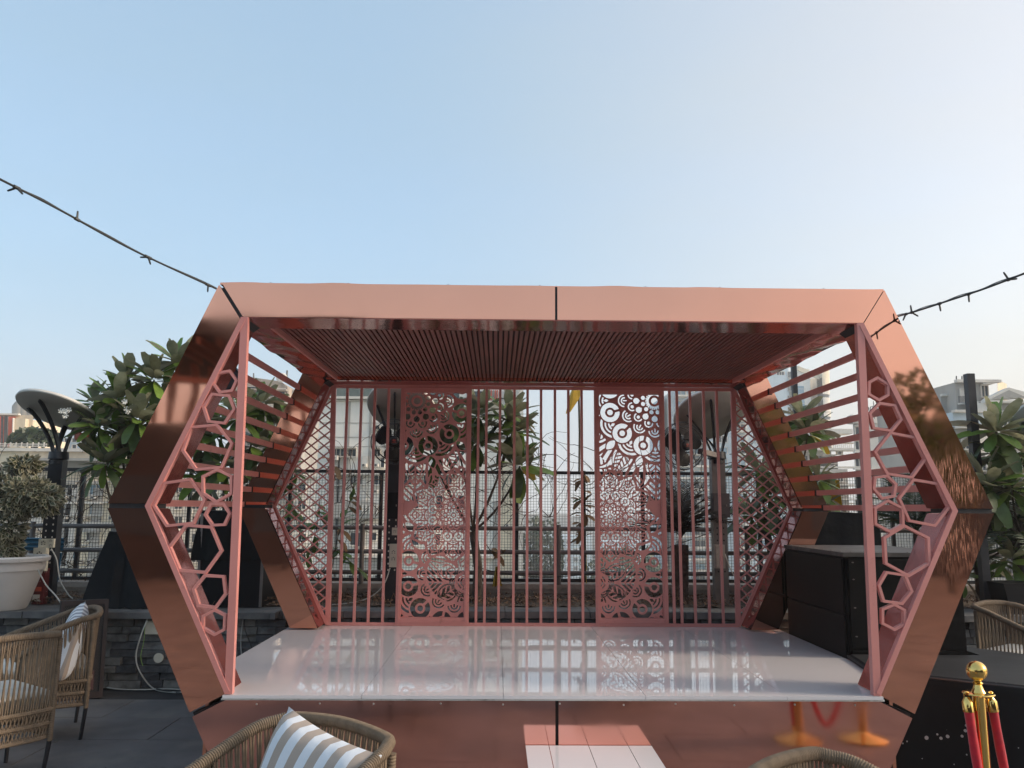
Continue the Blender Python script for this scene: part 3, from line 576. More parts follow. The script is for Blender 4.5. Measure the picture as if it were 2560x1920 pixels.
# =================================================================== STAGE
stg = thing('hexagonal_stage', 'hexagonal stage canopy clad in copper mirror panels with pink metal screens', 'stage', (XC, 6.2, 0))
def hexo(z): return AM-(AM-AT)*(z-ZM)/(TOPO-ZM) if z > ZM else AM-(ZM-z)*.478
def hexi(z): return IM-(IM-IT)*(z-ZM)/(TOPI-ZM) if z > ZM else IM-(IM-IB)*(ZM-z)/(ZM-ZD)
g_ = .012
def ring(y0, y1, front):
    # top beam halves
    SEAM = .012
    for a, b2_, s in ((-AT, SEAM-g_*.6, -1), (SEAM+g_*.6, AT, 1)):
        if s < 0: poly = [(XC+a+g_, TOPO), (XC+b2_, TOPO), (XC+b2_, TOPI), (XC-IT+g_, TOPI)]
        else: poly = [(XC+a, TOPO), (XC+b2_-.003, TOPO), (XC+IT-.003, TOPI), (XC+a, TOPI)]
        MB().prism(poly[::-1], y0, y1).build('top_panel', COPPER, stg)
    for s in (-1, 1):
        gt = .012 if s < 0 else .003
        up = [(XC+s*(AT+gt*.3), TOPO-gt*1.2), (XC+s*(IT+gt*.3), TOPI-gt*1.2), (XC+s*IM, ZM+.014), (XC+s*AM, ZM+.014)]
        MB().prism(up if s > 0 else up[::-1], y0, y1).build('upper_side_panel', COPPER, stg)
        zs = .4504
        lo = [(XC+s*IM, ZM-.014), (XC+s*IB, ZD), (XC+s*hexo(zs), zs), (XC+s*AM, ZM-.014)] if front else [(XC+s*IM, ZM-.014), (XC+s*hexi(.565), .565), (XC+s*hexo(.565), .565), (XC+s*AM, ZM-.014)]
        MB().prism(lo if s < 0 else lo[::-1], y0, y1).build('lower_side_panel', COPPER, stg)
        # dark inner core visible in the joints
        core = [(XC+s*(IM+.01), ZM-.02), (XC+s*(IM+.01), ZM+.02), (XC+s*(AM-.006), ZM+.02), (XC+s*(AM-.006), ZM-.02)]
        MB().prism(core if s > 0 else core[::-1], y0+.006, y1-.006).build('joint_strip', BLACKGAP, stg)
        c2 = [(XC+s*(AT-.05), TOPO-.008), (XC+s*(IT-.05), TOPI+.008), (XC+s*(IT+.03), TOPI-.05), (XC+s*(AT+.02), TOPO-.06)]
        MB().prism(c2 if s > 0 else c2[::-1], y0+.006, y1-.006).build('joint_strip', BLACKGAP, stg)
    MB().box(XC+SEAM-.02, XC+SEAM+.02, y0+.004, y1-.004, TOPI+.004, TOPO-.004).build('joint_strip', BLACKGAP, stg)
ring(D1, D1+RD, True); ring(B0, D2-.03, False)
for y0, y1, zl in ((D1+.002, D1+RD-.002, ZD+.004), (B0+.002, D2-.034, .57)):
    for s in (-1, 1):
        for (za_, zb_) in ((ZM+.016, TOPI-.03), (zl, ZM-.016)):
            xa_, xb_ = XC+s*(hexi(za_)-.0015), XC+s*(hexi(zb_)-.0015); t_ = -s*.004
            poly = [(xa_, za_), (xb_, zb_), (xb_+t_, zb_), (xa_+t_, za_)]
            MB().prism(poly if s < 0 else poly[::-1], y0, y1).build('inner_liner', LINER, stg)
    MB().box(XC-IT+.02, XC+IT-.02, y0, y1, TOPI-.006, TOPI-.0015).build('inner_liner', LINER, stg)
# lip of roof sheet, slightly wavy
lv = []; n = 60
for i in range(n+1):
    x = XC-AT+2*AT*i/n; z = TOPO+.003+.006*max(0, math.sin(i*.75))*(.5+.5*math.sin(i*.21)); lv += [(x, D1+.01, z), (x, D1+.12, z+.012), (x, D1+.12, TOPO-.01), (x, D1+.01, TOPO-.01)]
MB().add(lv, [(4*i+k, 4*i+4+k, 4*i+4+(k+1) % 4, 4*i+(k+1) % 4) for i in range(n) for k in range(4)]).build('roof_sheet_lip', COPPER, stg)
# fascia below deck
fx = lambda z: hexo(z)
zs = .4504; FG = .018
for s in (-1, 1):
    zt2 = ZD-.03
    poly = [(XC+.012+s*FG/2, .012), (XC+.012+s*FG/2, zt2), (XC+s*(IB-.01), zt2), (XC+s*(hexo(zs)-.014), zs-.024), (XC+s*(hexo(.012)-.022), .012)]
    MB().prism(poly[::-1] if s > 0 else poly, D1+.004, D1+.03).build('fascia_panel', COPPERD, stg)
MB().prism([(XC-fx(0)+.004, .004), (XC+fx(0)-.004, .004), (XC+hexo(zs-.01)-.002, zs-.008), (XC+IB, ZD-.034), (XC-IB, ZD-.034), (XC-hexo(zs-.01)+.002, zs-.008)], D1+.034, D1+.10).build('fascia_backing', BLACKGAP, stg)
for s in (-1, 1):
    v = [(XC+s*2.08, D1+RD+.002, 0), (XC+s*2.08, B0-.02, 0), (XC+s*2.08, B0-.02, ZD-.04), (XC+s*2.08, D1+RD+.002, ZD-.04)]
    MB().box(XC+s*2.06-.01, XC+s*2.06+.01, D1+RD+.004, D2, 0, ZD-.04).build('side_skirt', COPPER, stg)
rv = MB().ball((0, 0, 0), .0055, 4, .6).xf(Matrix.Rotation(R(90), 4, 'X')).mesh('screw', DECKEDGE)
for k in range(11): inst(rv, 'screw', stg, Matrix.Translation((XC-1.7+k*.345+random.uniform(-.04, .04), D1+.001, ZD-.05+random.uniform(-.004, .004))))
rv2 = MB().ball((0, 0, 0), .006, 4, .6).mesh('rivet', GREYBOX)
for k in range(7): inst(rv2, 'rivet', stg, Matrix.Translation((XC-1.8+k*.58+random.uniform(-.08, .08), D1+.03, TOPO+.012)) @ Matrix.Scale(.7, 4))
# deck sheets, seams from photo: x positions at Y=D1 and far end
seam = [-2.16, -1.43, -.70, .0, .60, 1.335, 2.16]
seam_x = [XC-2.16, atZ(907, 1734, ZD).x, atZ(1258, 1734, ZD).x, atZ(1609, 1734, ZD).x, atZ(1957, 1734, ZD).x, XC+2.16]
YB = D2+.02
for k in range(5):
    a, b2_ = seam_x[k]+.0011, seam_x[k+1]-.0011
    yf = D1-.022
    if k == 0: poly = [(XC-IB-.004, yf), (b2_, yf), (b2_, YB), (a, YB), (a, D1+RD+.004), (XC-IB-.004, D1+RD+.004)]
    elif k == 4: poly = [(a, yf), (XC+IB+.004, yf), (XC+IB+.004, D1+RD+.004), (b2_, D1+RD+.004), (b2_, YB), (a, YB)]
    else: poly = [(a, yf), (b2_, yf), (b2_, YB), (a, YB)]
    MB().slab(poly, ZD-.018, ZD+random.uniform(-.0007, .0007)).build('deck_sheet', DECK, stg)
MB().box(XC-IB-.012, XC+IB+.012, D1-.018, D1+.003, ZD-.027, ZD-.0185).build('deck_edge_strip', DECKEDGE, stg)
MB().box(XC-2.05, XC+2.05, D1+RD+.01, D2-.02, ZD-.08, ZD-.0185).build('deck_frame', BLACKGAP, stg)
# roof: side copper soffits, top, battens
for s in (-1, 1):
    xa, xb = sorted((XC+s*1.80, XC+s*(AT-.004)))
    # gently wrinkled copper soffit
    vs = []; nn_ = 26
    for i in range(nn_+1):
        for j in range(5):
            x = xa+(xb-xa)*j/4; y = D1+RD+.006+(B0-D1-RD-.012)*i/nn_
            vs.append((x, y, TOPI+.012+.005*math.sin(i*1.1+j*1.7*s)+.006*math.sin(i*.5+j)))
    fs = [(i*5+j, (i+1)*5+j, (i+1)*5+j+1, i*5+j+1) for i in range(nn_) for j in range(4)]
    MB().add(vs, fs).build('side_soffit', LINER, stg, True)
    MB().bar((XC+s*(AT-.012), D1+RD+.004, TOPI+.055), (XC+s*(AT-.012), B0-.004, TOPI+.055), .03, .075).build('roof_edge', GREYBOX if s > 0 else BLACKGAP, stg)
    MB().bar((XC+s*1.79, D1+RD+.004, TOPI+.02), (XC+s*1.79, B0-.004, TOPI+.02), .02, .05).build('soffit_trim', PINK, stg)
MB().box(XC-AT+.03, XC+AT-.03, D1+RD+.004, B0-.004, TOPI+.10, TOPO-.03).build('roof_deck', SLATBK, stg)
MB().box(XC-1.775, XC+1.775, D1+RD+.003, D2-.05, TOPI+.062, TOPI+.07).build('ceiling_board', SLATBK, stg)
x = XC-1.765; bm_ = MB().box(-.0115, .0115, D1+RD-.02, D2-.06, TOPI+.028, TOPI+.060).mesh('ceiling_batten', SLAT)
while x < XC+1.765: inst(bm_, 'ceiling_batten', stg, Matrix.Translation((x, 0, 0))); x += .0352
# front triangles and back lattice triangles
def tri_frame(y0, y1, wide, trim, s, nm):
    w1 = .028
    P = [Vector((XC+s*(IT-.005), 0, TOPI-.008)), Vector((XC+s*(IM+.010), 0, ZM)), Vector((XC+s*(IB-.005), 0, ZD+.006))]
    ym = (y0+y1)/2; d = y1-y0
    A = (P[0].x-s*.0, ym, P[0].z); B_ = (P[2].x, ym, P[2].z)
    MB().box(min(XC+s*(IT-.03), XC+s*(IB)), max(XC+s*(IT-.03), XC+s*IB), 0, 0, 0, 0) if False else None
    MB().add([(XC+s*(IT-.002), y0, TOPI-.004), (XC+s*(IT-.046), y0, TOPI-.004), (XC+s*(IB-.046), y0, ZD+.003), (XC+s*(IB-.002), y0, ZD+.003),
              (XC+s*(IT-.002), y1, TOPI-.004), (XC+s*(IT-.046), y1, TOPI-.004), (XC+s*(IB-.046), y1, ZD+.003), (XC+s*(IB-.002), y1, ZD+.003)],
             [(0,1,2,3),(7,6,5,4),(0,4,5,1),(1,5,6,2),(2,6,7,3),(3,7,4,0)]).build('screen_post', PINK, stg)
    for (a, c, k) in ((P[0], P[1], 0), (P[2], P[1], 1)):
        dirv = (c-a).normalized(); nrm = Vector((-dirv.z, 0, dirv.x)); 
        if nrm.x*s > 0: nrm = -nrm
        q = [a, c, c+Vector((-s*wide*1.13, 0, 0)), a+nrm*wide]
        yy0, yy1 = y0-.004, y1-.004-.002*k
        MB().add([(p.x, yy0, p.z) for p in q]+[(p.x, yy1, p.z) for p in q], [(0,1,2,3),(7,6,5,4),(0,4,5,1),(1,5,6,2),(2,6,7,3),(3,7,4,0)]).build('screen_edge', PINK, stg)
for s in (-1, 1):
    tri_frame(D1-.012, D1+.03, .030, 0, s, 'front'); tri_frame(D2-.03, D2+.0, .028, 0, s, 'back')
Z1 = lambda x, y: (x*.28933, 850+y*.28933)
Z2 = lambda x, y: (x*.37361, 1300+y*.37361)
Z3 = lambda x, y: (1840+x*.37364, 680+y*.37364)
Z4 = lambda x, y: (1840+x*.4098, 1240+y*.4098)
HX = [(Z1, [(1890,290),(1990,270),(2050,355),(2010,440),(1905,455),(1850,380)]), (Z1, [(1840,470),(1985,485),(2030,600),(1945,720),(1805,705),(1765,580)]),
      (Z1, [(1660,755),(1880,735),(2010,895),(1920,1100),(1700,1120),(1585,955)]), (Z1, [(1760,1180),(1885,1120),(2005,1180),(2005,1325),(1875,1400),(1760,1325)]),
      (Z1, [(1435,1235),(1650,1205),(1775,1375),(1680,1580),(1450,1605),(1335,1430)]), (Z1, [(1830,1415),(1935,1415),(1990,1500),(1945,1595),(1840,1600),(1780,1510)]),
      (Z2, [(1250,35),(1420,48),(1485,205),(1380,350),(1205,335),(1140,180)]), (Z2, [(1375,370),(1500,378),(1515,490),(1445,585),(1335,570),(1300,460)]),
      (Z2, [(1440,600),(1510,635),(1505,730),(1440,765),(1360,720),(1365,640)]),
      (Z3, [(885,740),(940,710),(1010,755),(1010,825),(950,860),(882,820)]), (Z3, [(955,880),(1055,895),(1097,990),(1035,1065),(915,1045),(890,950)]),
      (Z3, [(1025,1078),(1190,1108),(1260,1250),(1170,1375),(1005,1350),(925,1205)]), (Z3, [(925,1375),(1005,1365),(1062,1420),(1050,1500),(970,1515),(915,1450)]),
      (Z3, [(1180,1390),(1345,1418),(1418,1572),(1321.5,1696),(1151.5,1663.5),(1085,1515)]), (Z4, [(920,28),(1010,75),(1013,175),(935,218),(845,170),(843,75)]),
      (Z4, [(1020,182),(1165,255),(1172,410),(1045,485),(908,410),(900,255)]), (Z4, [(912,465),(1025,482),(1065,580),(1005,655),(895,640),(865,545)]),
      (Z4, [(960,660),(1022,695),(1022,780),(960,812),(888,775),(888,690)])]
for k, (fz, pts) in enumerate(HX):
    P = [atY(*fz(*p), D1+.01) for p in pts]; c = sum(P, Vector())/6; t = .0088; h = MB(); vs = []
    for y in (D1-.010+.0006*(k % 3), D1+.022+.0006*(k % 3)):
        for sgn in (1, -1):
            for p in P:
                d = (p-c); q = c+d*(1+sgn*t/d.length); vs.append((q.x, y, q.z))
    fs = []
    for i in range(6):
        j = (i+1) % 6; fs += [(i, j, j+6, i+6), (12+i, 18+i, 18+j, 12+j), (i, 12+i, 12+j, j), (6+i, 6+j, 18+j, 18+i)]
    MB().add(vs, fs).build('hexagon_frame', PINK, stg)
def clip(P, Q, poly):
    t0, t1 = 0., 1.; d = Q-P
    area = sum(poly[i].x*poly[(i+1) % 3].y-poly[(i+1) % 3].x*poly[i].y for i in range(3)); sg = 1 if area > 0 else -1
    for i in range(3):
        a, b2_ = poly[i], poly[(i+1) % 3]; e = b2_-a; n_ = Vector((-e.y, e.x))*sg
        num = (P-a).dot(n_); den = d.dot(n_)
        if abs(den) < 1e-9:
            if num < 0: return None
            continue
        t = -num/den
        if den > 0: t0 = max(t0, t)
        else: t1 = min(t1, t)
    return (P+d*t0, P+d*t1) if t1-t0 > .01 else None
for s in (-1, 1):
    tri = [Vector((XC+s*(IT-.03), TOPI-.02)), Vector((XC+s*(IM-.03), ZM)), Vector((XC+s*(IB-.03), ZD+.02))]
    for fam in (1, -1):
        z = -.2
        while z < 3.4:
            P, Q = Vector((XC+s*1.7, z)), Vector((XC+s*2.6, z+fam*.9*.80)); r = clip(P, Q, tri)
            if r: a, c = r; yy = D2-.012 if fam > 0 else D2-.0265; MB().bar((a.x, yy, a.y), (c.x, yy, c.y), .012, .013, (0, 1, 0)).build('lattice_bar', PINK, stg)
            z += .094
# side bars
for s in (-1, 1):
    for k in range(9):
        z = ZM+.018+.1295*k; x = XC+s*(hexo(z)-.035)
        MB().bar((x, D1+RD-.01, z), (x, B0-.003, z), .022, .045).build('side_bar', PINK, stg)
        MB().bar((x, B0-.014, z), (x, B0-.0035, z), .032, .056).build('bar_socket', BLACKGAP, stg)
# back screen
YS = D2
MB().bar((XC-IT+.02, YS-.015, TOPI-.022), (XC+IT-.02, YS-.015, TOPI-.022), .026, .032).build('screen_top_rail', PINK, stg)
MB().bar((XC-IT+.02, YS-.02, TOPI+.018), (XC+IT-.02, YS-.02, TOPI+.018), .03, .034).build('ceiling_edge_rail', PINK, stg)
MB().bar((XC-IB+.02, YS-.015, ZD+.014), (XC+IB-.02, YS-.015, ZD+.014), .026, .027).build('screen_bottom_rail', PINK, stg)
bars = [849, 886, 921, 957, 1190, 1211, 1246, 1283, 1317, 1352, 1388, 1422.6, 1457, 1685, 1704, 1738, 1773, 1807]
for px in bars:
    x = atY(px, 1540, YS).x; MB().bar((x, YS-.013, ZD+.028), (x, YS-.013, TOPI-.038), .023, .022, (0, 1, 0)).build('screen_bar', PINK, stg)
def mandala(X_, Z_, cx, cz, s, vf=10):
    dx, dz = X_-cx, Z_-cz; r = np.hypot(dx, dz)/s; a = np.arctan2(dz, dx)
    def fold(n, off):
        q = 2*np.pi/n; af = np.mod(a+off*q+q/2, q)-q/2; return r*np.cos(af), r*np.sin(af)
    cut = r < .07
    u, v = fold(24, 0); cut |= (abs(v) < .016) & (u > .12) & (u < .195)
    u1, v1 = fold(12, .5); u0, v0 = fold(12, 0)
    cut |= np.hypot(u1-.25, v1) < .045
    cut |= (np.hypot(u0-.386, v0) < .064) | ((u0 > .30) & (u0 < .386) & (abs(v0) < .05*(u0-.30)/.086))
    d = np.hypot(u1-.49, v1); cut |= (d < .036) | ((d > .068) & (d < .097) & (u1 > .465))
    d = np.hypot(u0-.64, v0); cut |= ((abs(v0) < .014) & (u0 > .585) & (u0 < .675)) | ((d > .048) & (d < .078) & (u0 > .625)) | ((d > .108) & (d < .138) & (u0 > .64))
    dF = np.hypot(u1-.98, v1); cut |= (dF < .205) & ~((dF < .105) | ((abs(v1) < .026) & (u1 < .98))); cut |= dF < .06
    d = np.hypot(u0-.99, v0); out = (u0 > 1.05) & (dF > .235)
    for q0, q1 in ((.1, .135), (.175, .21), (.25, .30)): cut |= (d > q0) & (d < q1) & out & (r < 1.33)
    cut |= (abs(u0-1.03)/.06+abs(v0)/.035 < 1)
    lens = abs(v1)-.075*(1-((u1-1.33)/.13)**2); cut |= (lens < 0) & (abs(u1-1.33) < .13)
    uu, vv = fold(12, 0); wa = .235*(1-((uu-1.36)/.36)**2); ea = abs(vv)/np.maximum(wa, 1e-3)
    fan = (np.abs(np.mod(a*72/(2*np.pi)+(r-1.37)*1.2*np.sign(vv), 1)-.5) < .30)
    cut |= (r > 1.36) & (r < 1.66) & (ea > 1.02) & fan & (lens > .03)
    cut |= (r > 1.33) & (r < 1.70) & (ea > .70) & (ea < .90); cut |= (r > 1.34) & (ea < .58) & (abs(vv) > .014) & (np.mod((uu-abs(vv)*.9)*vf, 1) > .38)
    w2 = .30*(1-((u1-1.62)/.36)**2); e = abs(v1)/np.maximum(w2, 1e-3)
    o2 = (r > 1.66) & (u1 < 1.97)
    cut |= o2 & (e > .74) & (e < .93); cut |= o2 & (e < .6) & (abs(v1) > .018) & (np.mod((u1*1.0-abs(v1)*.8)*vf*.9, 1) > .38)
    cut |= (r > 1.70) & (u1 > 1.6) & (e > 1.12) & (np.mod((u0+abs(v0)*.9)*vf*.8, 1) > .42) & (abs(v0) > .02) & (r < 2.1)
    return cut, r
def petals(X_, Z_, cx, cz, s, n, ph):
    dx, dz = X_-cx, Z_-cz; r = np.hypot(dx, dz)/s; a = np.arctan2(dz, dx)
    q = 2*np.pi/n; af = np.mod(a+ph*q+q/2, q)-q/2; u, v = r*np.cos(af), r*np.sin(af); ag = np.mod(a+(ph+.5)*q+q/2, q)-q/2; u2, v2 = r*np.cos(ag), r*np.sin(ag)
    w_ = .27*(1-((u-.62)/.40)**2); e = abs(v)/np.maximum(w_, 1e-3); on = abs(u-.62) < .40
    cut = on & (e > .76) & (e < .94) & (r > .34); cut |= on & (e < .62) & (abs(v) > .014) & (np.mod((u+abs(v)*.8)*6, 1) > .34) & (r > .36)
    cut |= (abs(u-.78)/.17+abs(v)/.055 < 1)
    d = np.hypot(u2-.30, v2)
    for q0, q1 in ((.03, .06), (.09, .12), (.15, .185)): cut |= (d > q0) & (d < q1) & (u2 > .31) & (r < .52)
    cut |= (r > .20) & (r < .235) & (abs(v2) > .02); cut |= (r > .12) & (r < .155); cut |= r < .06
    cut |= (e > 1.14) & (u2 > .58) & (abs(v2) > .018) & (np.mod((u2-abs(v2)*1.0)*6.5, 1) > .32)
    return cut, r
def screen_panel(pc, mirror, x0, x1):
    # pc: list of (px,py,scale) centres
    W_, z0, z1 = x1-x0, ZD+.03, TOPI-.03; fr = .045; g = .004
    nx, nz_ = int((W_-2*fr)/g), int((z1-z0-2*fr)/g)
    xs = x0+fr+g*np.arange(nx+1); zs_ = z0+fr+g*np.arange(nz_+1); Xg, Zg = np.meshgrid(xs, zs_)
    def samp(Xg, Zg):
        cT = atY(pc[0][0], pc[0][1], YS); cM = atY(pc[1][0], pc[1][1], YS); cB = atY(pc[2][0], pc[2][1], YS); cS = atY(pc[3][0], pc[3][1], YS)
        kT, rT = mandala(Xg, Zg, cT.x, cT.z, .44); kM, rM = mandala(Xg, Zg, cM.x, cM.z, .20, 6); kB, rB = mandala(Xg, Zg, cB.x, cB.z, .44); kS, rS = petals(Xg, Zg, cS.x, cS.z, .30, 6, .5)
        aM = np.arctan2(Zg-cM.z, Xg-cM.x); bM = 2.16-.34*np.abs(np.mod(aM+np.pi/12, np.pi/6)-np.pi/12)/(np.pi/12)
        top = Zg > atY(1240, 1196, YS).z
        cut = np.where(rM < bM-.06, kM, np.where(Zg > cM.z, kT, kB))
        cut = np.where(top & (rT < 1.75), kT, cut)
        low = (Zg < atY(1240, 1360, YS).z)
        cut = np.where((rB > .60) & low & (rM > bM), kB, cut); cut = np.where((rB <= .57) & (rM > bM), kS, cut); cut = np.where((rB > .57) & (rB < .60) & (rM > bM), False, cut)
        cut = np.where((rM > bM-.06) & (rM < bM+.02), False, cut)
        return cut
    ss = sum(samp(Xg+ox*g, Zg+oz*g).astype(float) for ox in (-.3, .3) for oz in (-.3, .3))/4
    k = 1-ss                                   # solid fraction at nodes
    k = .5*k+.125*(np.roll(k, 1, 0)+np.roll(k, -1, 0)+np.roll(k, 1, 1)+np.roll(k, -1, 1)); k[0, :] = k[-1, :] = 1; k[:, 0] = k[:, -1] = 1
    V = []; Fc = []; cache = {}
    def node(i, j):
        key = (i, j)
        if key not in cache: cache[key] = len(V); V.append((xs[i], zs_[j]))
        return cache[key]
    def edge(i0, j0, i1, j1):
        key = (i0, j0, i1, j1)
        if key not in cache:
            a_, b_ = k[j0, i0]-.5, k[j1, i1]-.5; t = min(.98, max(.02, a_/(a_-b_) if a_ != b_ else .5)); cache[key] = len(V)
            V.append((xs[i0]+(xs[i1]-xs[i0])*t, zs_[j0]+(zs_[j1]-zs_[j0])*t))
        return cache[key]
    kin = k > .5; walls = []
    for j in range(nz_):
        i = 0
        while i < nx:
            c = (kin[j, i], kin[j, i+1], kin[j+1, i+1], kin[j+1, i])
            if all(c):
                i2 = i
                while i2+1 < nx and kin[j, i2+2] and kin[j+1, i2+2]: i2 += 1
                Fc.append((node(i, j), node(i2+1, j), node(i2+1, j+1), node(i, j+1))); i = i2+1; continue
            if any(c):
                cs = [(i, j), (i+1, j), (i+1, j+1), (i, j+1)]; es = [(i, j, i+1, j), (i+1, j, i+1, j+1), (i, j+1, i+1, j+1), (i, j, i, j+1)]
                poly = []; tags = []
                for q in range(4):
                    if c[q]: poly.append(node(*cs[q])); tags.append(0)
                    if c[q] != c[(q+1) % 4]: poly.append(edge(*es[q])); tags.append(1)
                if len(poly) >= 3:
                    Fc.append(tuple(poly)); L = len(poly)
                    for q in range(L):
                        if tags[q] and tags[(q+1) % L]: walls.append((poly[q], poly[(q+1) % L]))
            i += 1
    n = len(V); th = .006
    vv = [(x, YS-.017, z) for x, z in V]+[(x, YS-.017+th, z) for x, z in V]
    ff = Fc+[tuple(q+n for q in f[::-1]) for f in Fc]+[(a_, a_+n, b_+n, b_) for a_, b_ in walls]
    pn = MB().add(vv, ff).build('cutout_panel', PINK, stg)
    f = MB(); ya, yb = YS-.034, YS-.002
    f.box(x0, x0+fr-.001, ya, yb, z0-.028, z1+.028); f.box(x1-fr+.001, x1, ya, yb, z0-.028, z1+.028); f.box(x0+fr-.001, x1-fr+.001, ya, yb, z1-fr+.001, z1+.028); f.box(x0+fr-.001, x1-fr+.001, ya, yb, z0-.028, z0+fr-.001)
    f.build('panel_frame', PINK, stg)
    f = MB(); i_ = fr*.45; f.box(x0+i_, x0+i_+.01, ya-.006, ya-.0005, z0, z1); f.box(x1-i_-.01, x1-i_, ya-.006, ya-.0005, z0, z1); f.box(x0+i_+.01, x1-i_-.01, ya-.006, ya-.0005, z1-.01, z1); f.box(x0+i_+.01, x1-i_-.01, ya-.006, ya-.0005, z0, z0+.01)
    f.build('frame_bead', PINK, stg)
xl0, xl1 = atY(989, 1540, YS).x, atY(1172, 1540, YS).x
xr0, xr1 = atY(1489, 1540, YS).x, atY(1670, 1540, YS).x
screen_panel([(1043, 1003), (1134, 1288), (1137, 1434), (1164, 1455)], 0, xl0, xl1)
screen_panel([(1635, 1003), (1525, 1292), (1520, 1436), (1494, 1456)], 1, xr0, xr1)
# small black lamp clamped behind left upper side
fl = thing('stage_floodlight', 'small black floodlight hung behind the upper left hexagons', 'floodlight', atY(568, 950, 5.5))
c = atY(568, 952, 5.5)
MB().box(-.10, .10, -.03, .03, -.055, .055).xf(Matrix.Translation(c) @ Matrix.Rotation(R(-38), 4, 'Y') @ Matrix.Rotation(R(20), 4, 'X')).build('housing', BLACKM, fl)
MB().box(-.09, .09, -.036, -.031, -.045, .045).xf(Matrix.Translation(c) @ Matrix.Rotation(R(-38), 4, 'Y') @ Matrix.Rotation(R(20), 4, 'X')).build('lens', GLASSD, fl)
# step in front
stp = thing('stage_step', 'low white plank-topped step against the copper stage front', 'step', (.6, 4.6, 0))
sx0, sx1 = atY(1313, 1863, D1).x, atY(1629, 1863, D1).x; zst = .279
ed = [sx0, atY(1372, 1863, D1).x, atY(1471, 1863, D1).x, atY(1570, 1863, D1).x, sx1]
for k in range(4): MB().box(ed[k]+.002, ed[k+1]-.002, D1-.42, D1-.004, zst-.016, zst+random.uniform(-.0006, .0006)).build('plank', DECK, stp)
MB().box(sx0+.01, sx1-.01, D1-.405, D1-.01, 0, zst-.0165).build('base', COPPER, stp)
# =================================================================== disc lamps with fans
def disc_lamp(px_c, py_c, Y, rpx, tilt, tdir, px_p, label, fan=None, zb=.64, half=None):
    c = atY(px_c, py_c, Y); r = rpx*Y/FPX; bx = atY(px_p, 1240, Y).x
    t = thing('disc_post', label, 'lamp post', (bx, Y+.0, zb), 'perforated posts with tilted round reflector discs')
    nrm = Vector((math.sin(R(tilt))*math.sin(R(tdir)), -math.sin(R(tilt))*math.cos(R(tdir)), -math.cos(R(tilt))))   # underside normal
    M = frame(c, -nrm, (1, 0, 0))
    prof = [(.001, -.012), (r*.55, -.018), (r*.93, -.006), (r, .006)]
    MB().lathe(prof, 40).xf(M).build('disc', DISC, t, True)
    MB().lathe([(r, .006), (r+.008, .014), (r+.004, .034), (r*.95, .045), (r*.5, .07), (.001, .075)], 40).xf(M).build('disc_rim', DISCRIM, t, True)
    ztop = atY(px_p, 1135, Y).z
    base = Vector((bx, Y, ztop))
    for k, an in enumerate((100, 190, 260, 350)):
        e = M @ Vector((math.cos(R(an))*r*.70, math.sin(R(an))*r*.70, -.02)); s0 = base+Vector((math.cos(R(an))*.05, -math.sin(R(an))*.03, .0))
        mid = s0.lerp(e, .55)+Vector(((s0.x-e.x)*.28, (s0.y-e.y)*.28, -.0))
        pts = [s0*(1-q)**2+mid*2*q*(1-q)+e*q*q for q in [i/8 for i in range(9)]]; b_ = MB()
        for i in range(8): b_.bar(pts[i], pts[i+1]+(pts[i+1]-pts[i])*.06, .016, .05, (0, 1, .3))
        b_.build('arm', BLACKM, t)
    MB().lathe([(.001, ztop+.02), (.088, ztop+.02), (.094, ztop-.05), (.07, ztop-.06), (.07, ztop-.10)], 16, (bx, Y, 0)).build('collar', BLACKM, t, True)
    MB().box(bx-.068, bx+.068, Y-.05, Y+.05, zb, ztop-.06).build('pole', BLACKM if half is None else GALV, t)
    hl = MB(); z = zb+.35
    while z < ztop-.5:
        for dx in (-.032, .032):
            hl.lathe([(.001, -.0), (.008, 0)], 8, (0, 0, 0)) if False else None
            n = 8; hl.add([(bx+dx+.008*math.cos(6.283*q/n), Y-.0515, z+.01*math.sin(6.283*q/n)) for q in range(n)], [tuple(range(n))])
        z += .06
    hl.build('punched_holes', TRIM if half is None else BLACKM, t, kind='stuff')
    return t
